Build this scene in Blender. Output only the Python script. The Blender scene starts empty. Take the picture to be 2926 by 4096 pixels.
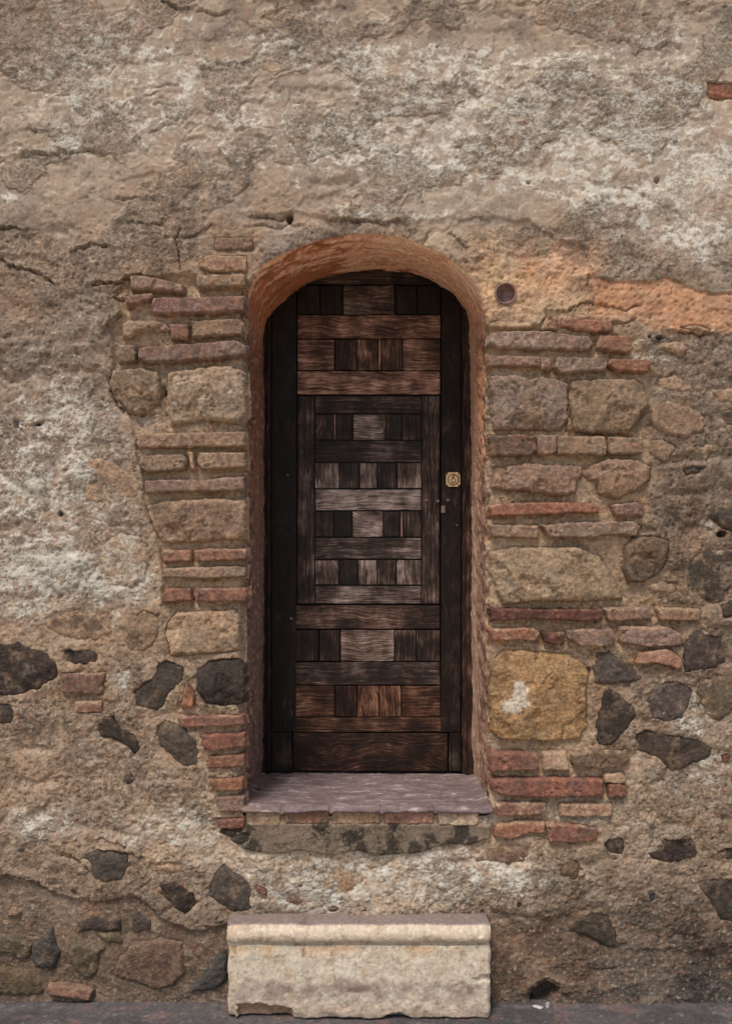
import bpy, math, random
import numpy as np
from mathutils import Vector

# ------------------------------------------------------------------ scale
U = 0.00088          # metres per photograph pixel on the wall plane
D = 3.0              # camera to wall plane
CX, CY = 1463.0, 2080.0
GY = 4020.0          # pixel row where pavement meets the wall
def X(px, y=0.0): return (px - CX) * U * (D + y) / D
def Z(py, y=0.0): return (GY - CY) * U + (CY - py) * U * (D + y) / D
CAMZ = (GY - CY) * U

scene = bpy.context.scene
COL = scene.collection

# ------------------------------------------------------------------ camera
cam = bpy.data.cameras.new('camera')
cam_o = bpy.data.objects.new('camera', cam); COL.objects.link(cam_o)
cam_o.location = (0, -D, CAMZ); cam_o.rotation_euler = (math.radians(90), 0, 0)
cam.sensor_fit = 'VERTICAL'; cam.sensor_height = 36.0; cam.sensor_width = 36.0
cam.lens = 36.0 * D / (4096 * U)
cam.shift_y = (CY - 2048) / 4096.0
cam.clip_start = 0.05; cam.clip_end = 500
scene.camera = cam_o
scene.cycles.max_bounces = 5; scene.cycles.diffuse_bounces = 4; scene.cycles.glossy_bounces = 2
scene.render.resolution_x = 731; scene.render.resolution_y = 1024

# ------------------------------------------------------------------ sky, sun, exposure
SUN_EL, SUN_AZ = math.radians(61), math.radians(-26)     # azimuth measured from the street towards the left
world = bpy.data.worlds.new('World'); scene.world = world; world.use_nodes = True
nt = world.node_tree; nt.nodes.clear()
sky = nt.nodes.new('ShaderNodeTexSky'); sky.sky_type = 'NISHITA'; sky.sun_disc = False
sky.sun_elevation = SUN_EL
sky.air_density = 1.0; sky.dust_density = 2.5; sky.ozone_density = 0.6
bgn = nt.nodes.new('ShaderNodeBackground'); bgn.inputs['Strength'].default_value = 0.13
wout = nt.nodes.new('ShaderNodeOutputWorld')
nt.links.new(sky.outputs[0], bgn.inputs['Color']); nt.links.new(bgn.outputs[0], wout.inputs['Surface'])
sun = bpy.data.lights.new('sun', 'SUN'); sun.energy = 2.6; sun.angle = math.radians(20); sun.color = (1.0, 0.94, 0.88)
sun_o = bpy.data.objects.new('sun', sun); COL.objects.link(sun_o)
sdir = Vector((math.sin(SUN_AZ) * math.cos(SUN_EL), -math.cos(SUN_AZ) * math.cos(SUN_EL), math.sin(SUN_EL)))  # towards the sun
sun_o.rotation_euler = sdir.to_track_quat('Z', 'Y').to_euler()
sun_o.location = (-2, -6, 8)
sky.sun_rotation = math.atan2(sdir.x, sdir.y)
vs = scene.view_settings
vs.view_transform = 'Standard'; vs.look = 'None'; vs.gamma = 1.0; vs.use_curve_mapping = False
vs.exposure = 0.24

# ------------------------------------------------------------------ helpers: colour, noise, distance
def lin(c):
    c = np.asarray(c, float) / 255.0
    return np.where(c <= 0.04045, c / 12.92, ((c + 0.055) / 1.055) ** 2.4)
def sst(a, b, x):
    t = np.clip((x - a) / (b - a), 0, 1); return t * t * (3 - 2 * t)
_g = np.random.RandomState(5).rand(256) * 2 * np.pi
_GX, _GY = np.cos(_g), np.sin(_g)
def _hash(ix, iy, seed):
    h = (ix.astype(np.uint32) * np.uint32(374761393)) + (iy.astype(np.uint32) * np.uint32(668265263)) + np.uint32((seed * 974711 + 12345) % (2**32))
    h = (h ^ (h >> np.uint32(13))) * np.uint32(1274126177)
    return ((h ^ (h >> np.uint32(16))) & np.uint32(255)).astype(np.int64)
def perlin(x, y, seed=0):
    xi = np.floor(x); yi = np.floor(y); fx = x - xi; fy = y - yi
    xi = xi.astype(np.int64) + 100000; yi = yi.astype(np.int64) + 100000
    u = fx * fx * fx * (fx * (fx * 6 - 15) + 10); v = fy * fy * fy * (fy * (fy * 6 - 15) + 10)
    def g(ax, ay, dx, dy):
        h = _hash(ax, ay, seed); return _GX[h] * dx + _GY[h] * dy
    a = g(xi, yi, fx, fy); b = g(xi + 1, yi, fx - 1, fy); c = g(xi, yi + 1, fx, fy - 1); d = g(xi + 1, yi + 1, fx - 1, fy - 1)
    return (a + (b - a) * u + (c - a) * v + (a - b - c + d) * u * v) * 1.5
def fbm(x, y, lam, oct=4, seed=0, gain=0.5, ridged=False, sx=1.0, sy=1.0):
    x = np.asarray(x, float) / (lam * sx); y = np.asarray(y, float) / (lam * sy)
    t = 0; a = 1.0; s = 0
    for o in range(oct):
        n = perlin(x + 17.3 * o, y - 9.1 * o, seed * 7 + o)
        if ridged: n = 1 - 2 * np.abs(n)
        t = t + a * n; s += a; a *= gain; x = x * 2.03; y = y * 2.03
    return t / s * 1.25
def sdf(px, py, pts):                       # positive inside
    d = np.full(px.shape, 1e9); inside = np.zeros(px.shape, bool); n = len(pts)
    for i in range(n):
        x0, y0 = pts[i]; x1, y1 = pts[(i + 1) % n]
        ex, ey = x1 - x0, y1 - y0; wx, wy = px - x0, py - y0
        t = np.clip((wx * ex + wy * ey) / (ex * ex + ey * ey + 1e-9), 0, 1)
        d = np.minimum(d, (wx - ex * t) ** 2 + (wy - ey * t) ** 2)
        if y0 != y1:
            c = ((y0 <= py) & (y1 > py)) | ((y1 <= py) & (y0 > py))
            inside ^= c & (px < x0 + (py - y0) / (y1 - y0) * ex)
    d = np.sqrt(d); return np.where(inside, d, -d)
def pdist(px, py, pts):                     # distance to a polyline
    d = np.full(px.shape, 1e18)
    for i in range(len(pts) - 1):
        x0, y0 = pts[i]; x1, y1 = pts[i + 1]; ex, ey = x1 - x0, y1 - y0; wx, wy = px - x0, py - y0
        t = np.clip((wx * ex + wy * ey) / (ex * ex + ey * ey + 1e-9), 0, 1)
        d = np.minimum(d, (wx - ex * t) ** 2 + (wy - ey * t) ** 2)
    return np.sqrt(d)
TINT = np.array([.87, .845, .82])           # scales all the wall's colours slightly darker and warmer
def mixc(c, col, m):
    return c + (lin(col) - c) * m[..., None]

# ------------------------------------------------------------------ helpers: objects
def mesh_from(name, co, quads, col=None, smooth=True, wd=None, rf=None):
    me = bpy.data.meshes.new(name)
    nv, nf = len(co), len(quads); k = quads.shape[1]
    me.vertices.add(nv); me.vertices.foreach_set('co', np.ascontiguousarray(co, np.float32).ravel())
    me.loops.add(nf * k); me.loops.foreach_set('vertex_index', np.ascontiguousarray(quads, np.int32).ravel())
    me.polygons.add(nf); me.polygons.foreach_set('loop_start', np.arange(0, nf * k, k, dtype=np.int32))
    if smooth: me.polygons.foreach_set('use_smooth', np.ones(nf, bool))
    me.update(calc_edges=True)
    if col is not None:
        at = me.attributes.new('Col', 'FLOAT_COLOR', 'POINT')
        c4 = np.ones((nv, 4), np.float32); c4[:, :3] = np.clip(col, 0.003, 0.9)
        at.data.foreach_set('color', c4.ravel())
    if wd is not None:
        at = me.attributes.new('Wd', 'FLOAT', 'POINT'); at.data.foreach_set('value', np.ascontiguousarray(wd, np.float32))
    if rf is not None:
        at = me.attributes.new('Rf', 'FLOAT', 'POINT'); at.data.foreach_set('value', np.ascontiguousarray(rf, np.float32))
    return me
def grid_quads(ny, nx, keep=None):
    i = np.arange(ny * nx).reshape(ny, nx)
    q = np.stack([i[:-1, :-1], i[:-1, 1:], i[1:, 1:], i[1:, :-1]], -1)   # caller picks winding
    return q.reshape(-1, 4) if keep is None else q[keep]
def compact(co, quads, col=None):
    used = np.zeros(len(co), bool); used[quads.ravel()] = True
    m = np.cumsum(used) - 1
    return co[used], m[quads], (None if col is None else col[used])
def link(name, me, mat, parent=None, centre=True):
    o = bpy.data.objects.new(name, me); COL.objects.link(o)
    if mat: me.materials.append(mat)
    if centre:
        n = len(me.vertices); a = np.empty(n * 3, np.float32); me.vertices.foreach_get('co', a); a = a.reshape(-1, 3)
        c = (a.min(0) + a.max(0)) / 2; me.vertices.foreach_set('co', (a - c).ravel()); me.update(); o.location = c.tolist()
    if parent: o.parent = parent
    return o
def thing(name, label, cat, loc=(0, 0, 0), group=None):
    o = bpy.data.objects.new(name, None); COL.objects.link(o); o.empty_display_size = 0.1
    o['label'] = label; o['category'] = cat; o['kind'] = 'thing'
    if group: o['group'] = group
    return o
def tag(o, label, cat, group=None):
    o['label'] = label; o['category'] = cat
    if group: o['group'] = group
    return o

# ------------------------------------------------------------------ materials
def new_mat(name):
    m = bpy.data.materials.new(name); m.use_nodes = True
    n = m.node_tree.nodes; b = n['Principled BSDF']; return m, n, m.node_tree.links, b
def masonry_mat(name, fine=0.35, bump=0.5, rough=0.92, scale=1.0, spec=0.25, crackle=0.5, grit=0.5):
    m, n, l, b = new_mat(name)
    def math_(op, a, c=None, d=None):
        k = n.new('ShaderNodeMath'); k.operation = op
        for i, v in enumerate((a, c, d)):
            if v is None: continue
            if isinstance(v, (int, float)): k.inputs[i].default_value = v
            else: l.new(v, k.inputs[i])
        return k.outputs[0]
    def noise(sc, det, ro, dist=0.0, vec=None):
        k = n.new('ShaderNodeTexNoise'); k.inputs['Scale'].default_value = sc; k.inputs['Detail'].default_value = det
        k.inputs['Roughness'].default_value = ro; k.inputs['Distortion'].default_value = dist; l.new(vec or geo.outputs['Position'], k.inputs['Vector']); return k.outputs['Fac']
    def rng(v, a, c, d, e):
        k = n.new('ShaderNodeMapRange'); k.interpolation_type = 'SMOOTHSTEP'
        for i, x in zip(('From Min', 'From Max', 'To Min', 'To Max'), (a, c, d, e)): k.inputs[i].default_value = x
        l.new(v, k.inputs['Value']); return k.outputs[0]
    def mix(fac, a, colr):
        k = n.new('ShaderNodeMix'); k.data_type = 'RGBA'; l.new(fac, k.inputs[0]); l.new(a, k.inputs[6]); k.inputs[7].default_value = (*colr, 1); return k.outputs[2]
    at = n.new('ShaderNodeAttribute'); at.attribute_name = 'Col'
    wd = n.new('ShaderNodeAttribute'); wd.attribute_name = 'Wd'
    geo = n.new('ShaderNodeNewGeometry')
    mpf = n.new('ShaderNodeMapping'); mpf.inputs['Scale'].default_value = (.8, 1, 1); l.new(geo.outputs['Position'], mpf.inputs['Vector'])
    fl = noise(27 * scale, 7, 0.80, 0.0, mpf.outputs[0]); gr = noise(85 * scale, 5, 0.74); sp = noise(170 * scale, 2, 0.6); md = noise(38 * scale, 4, 0.68)
    rf = n.new('ShaderNodeAttribute'); rf.attribute_name = 'Rf'
    mu = n.new('ShaderNodeVectorMath'); mu.operation = 'SCALE'
    l.new(at.outputs['Color'], mu.inputs[0])
    br = math_('MULTIPLY', rng(gr, 0.3, 0.7, 1 - fine, 1 + fine), rng(md, 0.3, 0.7, 1 - fine * 0.6, 1 + fine * 0.6))
    keepf = math_('MULTIPLY_ADD', rf.outputs['Fac'], -0.8, 1.0)
    l.new(math_('MULTIPLY_ADD', math_('SUBTRACT', br, 1.0), keepf, 1.0), mu.inputs['Scale'])
    # fine crackle
    wc = n.new('ShaderNodeVectorMath'); wc.operation = 'MULTIPLY_ADD'; wc.inputs[1].default_value = (0.05,) * 3
    nz = n.new('ShaderNodeTexNoise'); nz.inputs['Scale'].default_value = 18; nz.inputs['Detail'].default_value = 3; l.new(geo.outputs['Position'], nz.inputs['Vector'])
    l.new(nz.outputs['Color'], wc.inputs[0]); l.new(geo.outputs['Position'], wc.inputs[2])
    vo = n.new('ShaderNodeTexVoronoi'); vo.feature = 'DISTANCE_TO_EDGE'; vo.inputs['Scale'].default_value = 21 * scale; l.new(wc.outputs[0], vo.inputs['Vector'])
    ck = math_('MULTIPLY', rng(vo.outputs['Distance'], 0.0, 0.075, 1, 0), rng(md, 0.5, 0.6, 0, 1))
    c = mix(math_('MULTIPLY', math_('MULTIPLY', ck, keepf), crackle * 0.8), mu.outputs[0], (0.045, 0.030, 0.021))
    c = mix(math_('MULTIPLY', math_('MULTIPLY', rng(sp, 0.64, 0.72, 0, 1), keepf), grit), c, (0.05, 0.036, 0.027))
    c = mix(math_('MULTIPLY', rng(sp, 0.36, 0.28, 0, 1), grit * 0.8), c, (0.46, 0.38, 0.29))
    # lime flakes, where the wall still carries some
    wsum = math_('MULTIPLY_ADD', wd.outputs['Fac'], 0.50, math_('MULTIPLY_ADD', gr, 0.25, math_('MULTIPLY', fl, 0.75)))
    wk1 = rng(wsum, 0.62, 0.86, 0, 0.5); wk2 = rng(wsum, 0.77, 0.80, 0, 0.82)
    c = mix(wk1, c, (0.42, 0.365, 0.29)); c = mix(wk2, c, (0.56, 0.52, 0.435))
    l.new(c, b.inputs['Base Color'])
    b.inputs['Roughness'].default_value = rough; b.inputs['Specular IOR Level'].default_value = spec
    h = math_('MULTIPLY_ADD', sp, 0.25, math_('MULTIPLY_ADD', md, 0.9, gr))
    h = math_('MULTIPLY', h, math_('SUBTRACT', 1.0, rf.outputs['Fac']))
    bp = n.new('ShaderNodeBump'); bp.inputs['Strength'].default_value = bump; bp.inputs['Distance'].default_value = 0.011
    l.new(h, bp.inputs['Height']); l.new(bp.outputs[0], b.inputs['Normal'])
    return m
M_MORTAR = masonry_mat('lime_mortar', 0.46, 0.95, crackle=0.75, grit=0.6)
M_BRICK = masonry_mat('fired_clay_brick', 0.38, 0.7, rough=0.9, crackle=0.5, grit=0.45)
M_STONE = masonry_mat('rubble_stone', 0.40, 0.75, rough=0.82, spec=0.25, crackle=0.6, grit=0.4)
M_REVEAL = masonry_mat('ochre_reveal_plaster', 0.24, 0.6, crackle=0.3, grit=0.08)
M_MARBLE = masonry_mat('weathered_marble', 0.18, 0.22, rough=0.75, crackle=0.45, grit=0.25)
M_SILL = masonry_mat('worn_sill_stone', 0.26, 0.5, rough=0.75, spec=0.3, crackle=0.2, grit=0.4)
M_PAVE = masonry_mat('cement_pavement', 0.28, 0.5, crackle=0.2, grit=0.35)

def wood_mat(name, horizontal):
    m, n, l, b = new_mat(name)
    geo = n.new('ShaderNodeNewGeometry'); oi = n.new('ShaderNodeObjectInfo')
    tone = n.new('ShaderNodeAttribute'); tone.attribute_type = 'OBJECT'; tone.attribute_name = 'tone'
    warm = n.new('ShaderNodeAttribute'); warm.attribute_type = 'OBJECT'; warm.attribute_name = 'warm'
    rv = n.new('ShaderNodeVectorMath'); rv.operation = 'SCALE'; rv.inputs[0].default_value = (3.1, 7.7, 5.3)
    l.new(oi.outputs['Random'], rv.inputs['Scale'])
    av = n.new('ShaderNodeVectorMath'); av.operation = 'ADD'
    l.new(geo.outputs['Position'], av.inputs[0]); l.new(rv.outputs[0], av.inputs[1])
    # gentle warp so that the grain wanders
    wn = n.new('ShaderNodeTexNoise'); wn.inputs['Scale'].default_value = 5.0; wn.inputs['Detail'].default_value = 2
    l.new(av.outputs[0], wn.inputs['Vector'])
    ws = n.new('ShaderNodeVectorMath'); ws.operation = 'SCALE'
    rq = n.new('ShaderNodeMath'); rq.operation = 'POWER'; rq.inputs[1].default_value = 3.0; l.new(oi.outputs['Random'], rq.inputs[0])
    rs_ = n.new('ShaderNodeMath'); rs_.operation = 'MULTIPLY_ADD'; rs_.inputs[1].default_value = .13; rs_.inputs[2].default_value = .018; l.new(rq.outputs[0], rs_.inputs[0]); l.new(rs_.outputs[0], ws.inputs['Scale'])
    l.new(wn.outputs['Color'], ws.inputs[0])
    wv = n.new('ShaderNodeVectorMath'); wv.operation = 'ADD'; l.new(av.outputs[0], wv.inputs[0]); l.new(ws.outputs[0], wv.inputs[1])
    def grain(sc, det, ro):
        mp = n.new('ShaderNodeMapping'); mp.inputs['Scale'].default_value = sc if horizontal else sc[::-1]; l.new(wv.outputs[0], mp.inputs['Vector'])
        g = n.new('ShaderNodeTexNoise'); g.inputs['Scale'].default_value = 1.0; g.inputs['Detail'].default_value = det; g.inputs['Roughness'].default_value = ro; l.new(mp.outputs[0], g.inputs['Vector']); return g
    ga = grain((5, 40, 130), 5, .68); gb = grain((20, 60, 330), 3, .6); gc = grain((2.6, 20, 70), 3, .6)
    g1 = n.new('ShaderNodeMath'); g1.operation = 'MULTIPLY_ADD'; g1.inputs[1].default_value = .55
    g0 = n.new('ShaderNodeMath'); g0.operation = 'MULTIPLY'; g0.inputs[1].default_value = .45; l.new(gb.outputs['Fac'], g0.inputs[0])
    l.new(ga.outputs['Fac'], g1.inputs[0]); l.new(g0.outputs[0], g1.inputs[2])
    split = n.new('ShaderNodeMapRange'); split.inputs['From Min'].default_value = .655; split.inputs['From Max'].default_value = .69; l.new(gc.outputs['Fac'], split.inputs['Value'])   # drying splits along the grain
    blot = n.new('ShaderNodeTexNoise'); blot.inputs['Scale'].default_value = 11.0; blot.inputs['Detail'].default_value = 5; blot.inputs['Roughness'].default_value = 0.6
    l.new(av.outputs[0], blot.inputs['Vector'])
    # weathered = grain*0.55 + blotch*0.6 + tone
    a1 = n.new('ShaderNodeMath'); a1.operation = 'MULTIPLY_ADD'; a1.inputs[1].default_value = 2.5
    l.new(g1.outputs[0], a1.inputs[0]); l.new(tone.outputs['Fac'], a1.inputs[2])
    a2 = n.new('ShaderNodeMath'); a2.operation = 'MULTIPLY_ADD'; a2.inputs[1].default_value = 1.5
    l.new(blot.outputs['Fac'], a2.inputs[0]); l.new(a1.outputs[0], a2.inputs[2])
    cr = n.new('ShaderNodeValToRGB'); l.new(a2.outputs[0], cr.inputs['Fac'])
    mrn = n.new('ShaderNodeMapRange'); mrn.inputs['From Min'].default_value = 1.70; mrn.inputs['From Max'].default_value = 2.75
    l.new(a2.outputs[0], mrn.inputs['Value']); l.new(mrn.outputs[0], cr.inputs['Fac'])
    e = cr.color_ramp.elements
    e[0].position = 0.0; e[0].color = (0.008, 0.0050, 0.0036, 1)
    e[1].position = 1.0; e[1].color = (0.42, 0.32, 0.27, 1)  # pale end cooled towards purple, a painted sky sheen
    for p, c in ((0.3, (0.025, 0.0150, 0.0105)), (0.5, (0.068, 0.042, 0.031)), (0.74, (0.17, 0.122, 0.102))):
        k = cr.color_ramp.elements.new(p); k.color = (*c, 1)
    wm = n.new('ShaderNodeMix'); wm.data_type = 'RGBA'; wm.blend_type = 'MULTIPLY'
    wm.inputs[7].default_value = (1.45, 0.86, 0.50, 1)
    l.new(warm.outputs['Fac'], wm.inputs[0]); l.new(cr.outputs[0], wm.inputs[6])
    sm_x = n.new('ShaderNodeMix'); sm_x.data_type = 'RGBA'; sm_x.inputs[7].default_value = (.004, .003, .0025, 1); l.new(split.outputs[0], sm_x.inputs[0]); l.new(wm.outputs[2], sm_x.inputs[6])
    l.new(sm_x.outputs[2], b.inputs['Base Color'])
    b.inputs['Roughness'].default_value = 0.6; b.inputs['Specular IOR Level'].default_value = 0.22
    bp = n.new('ShaderNodeBump'); bp.inputs['Strength'].default_value = 0.8; bp.inputs['Distance'].default_value = 0.004
    hs = n.new('ShaderNodeMath'); hs.operation = 'MULTIPLY_ADD'; hs.inputs[1].default_value = -.5; l.new(split.outputs[0], hs.inputs[0]); l.new(g1.outputs[0], hs.inputs[2])
    l.new(hs.outputs[0], bp.inputs['Height']); l.new(bp.outputs[0], b.inputs['Normal'])
    return m
M_WOODH = wood_mat('weathered_oak_horizontal', True)
M_WOODV = wood_mat('weathered_oak_vertical', False)
def metal_mat(name, base, dark, rough, metallic, scale):
    m, n, l, b = new_mat(name)
    geo = n.new('ShaderNodeNewGeometry'); t = n.new('ShaderNodeTexNoise'); t.inputs['Scale'].default_value = scale; t.inputs['Detail'].default_value = 6
    l.new(geo.outputs['Position'], t.inputs['Vector'])
    cr = n.new('ShaderNodeValToRGB'); l.new(t.outputs['Fac'], cr.inputs['Fac'])
    cr.color_ramp.elements[0].position = 0.35; cr.color_ramp.elements[0].color = (*dark, 1)
    cr.color_ramp.elements[1].position = 0.62; cr.color_ramp.elements[1].color = (*base, 1)
    l.new(cr.outputs[0], b.inputs['Base Color']); b.inputs['Roughness'].default_value = rough; b.inputs['Metallic'].default_value = metallic
    bp = n.new('ShaderNodeBump'); bp.inputs['Strength'].default_value = 0.3; bp.inputs['Distance'].default_value = 0.001
    l.new(t.outputs['Fac'], bp.inputs['Height']); l.new(bp.outputs[0], b.inputs['Normal'])
    return m
M_BRASS = metal_mat('tarnished_brass', (0.86, 0.60, 0.32), (0.58, 0.37, 0.19), 0.45, 0.35, 90)
M_BRASSD = metal_mat('dark_brass', (0.22, 0.12, 0.06), (0.10, 0.055, 0.03), 0.5, 0.6, 90)
M_IRON = metal_mat('dull_iron', (0.10, 0.065, 0.05), (0.04, 0.028, 0.024), 0.6, 0.4, 200)
M_HOLE = metal_mat('dark_keyhole', (0.01, 0.008, 0.006), (0.005, 0.004, 0.003), 0.8, 0.0, 90)
M_PIPE = metal_mat('rusty_clay_pipe', (0.25, 0.14, 0.115), (0.13, 0.07, 0.052), 0.6, 0.0, 45)

# ------------------------------------------------------------------ opening outline (photo pixels, wall plane)
FRONT = [(972, 3262), (974, 3150), (982, 2900), (984, 2400), (986, 1900), (988, 1500), (986, 1250), (984, 1150), (992, 1108), (1030, 1065), (1085, 1032), (1150, 1003), (1250, 966), (1350, 944),
         (1480, 930), (1600, 944), (1700, 976), (1800, 1030), (1870, 1086), (1918, 1150), (1942, 1230), (1946, 1330), (1944, 1500), (1944, 1900), (1946, 2400), (1952, 2900), (1958, 3150), (1962, 3262)]
BACK = [(1040, 3115), (1046, 3080), (1050, 2900), (1052, 2400), (1052, 1900), (1050, 1500), (1050, 1330), (1054, 1278), (1085, 1236), (1115, 1208), (1146, 1182), (1190, 1148), (1241, 1118), (1329, 1090),
        (1440, 1072), (1546, 1068), (1627, 1077), (1709, 1104), (1776, 1138), (1831, 1182), (1864, 1226), (1874, 1290), (1878, 1400), (1884, 1700), (1886, 2100), (1886, 2600), (1890, 3000), (1896, 3115)]
DD = 0.46            # depth of the reveal
def resample(P, n, q=None):
    P = np.array(P, float); s = np.r_[0, np.cumsum(np.hypot(*np.diff(P, axis=0).T))]
    s /= s[-1]; t = np.linspace(0, 1, n)
    return np.stack([np.interp(t, s, P[:, 0]), np.interp(t, s, P[:, 1])], -1)
def smooth_path(P, n, w=9):
    R = resample(P, n); k = np.ones(w) / w
    Rp = np.pad(R, ((w // 2, w // 2), (0, 0)), 'edge')
    S = np.stack([np.convolve(Rp[:, i], k, 'valid') for i in range(2)], -1); S[0] = R[0]; S[-1] = R[-1]; return S
NS = 1000
FR = smooth_path(FRONT, NS, 41)
OPEN = [tuple(p) for p in FR[::8]] + [tuple(FR[-1])]
def undulate(px, py):   # slow unevenness of the wall face, millimetres
    return fbm(px, py, 900, 2, 3) * 14 + fbm(px, py, 330, 2, 4) * 7

# ------------------------------------------------------------------ stones and bricks traced on the wall plane
C = {'mauve': (138, 112, 99), 'pinkbrick': (156, 122, 102), 'red': (132, 93, 77), 'orange': (150, 106, 83), 'darkred': (98, 66, 55), 'greybrick': (146, 123, 103),
     'tan': (164, 139, 112), 'ochre': (164, 134, 96), 'greybrown': (142, 119, 97), 'dark': (68, 60, 53), 'black': (52, 43, 38), 'slate': (82, 75, 68),
     'blue': (74, 72, 70), 'olive': (104, 91, 72), 'pale': (182, 158, 134), 'brown': (112, 92, 76), 'brick': (140, 106, 87)}
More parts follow.
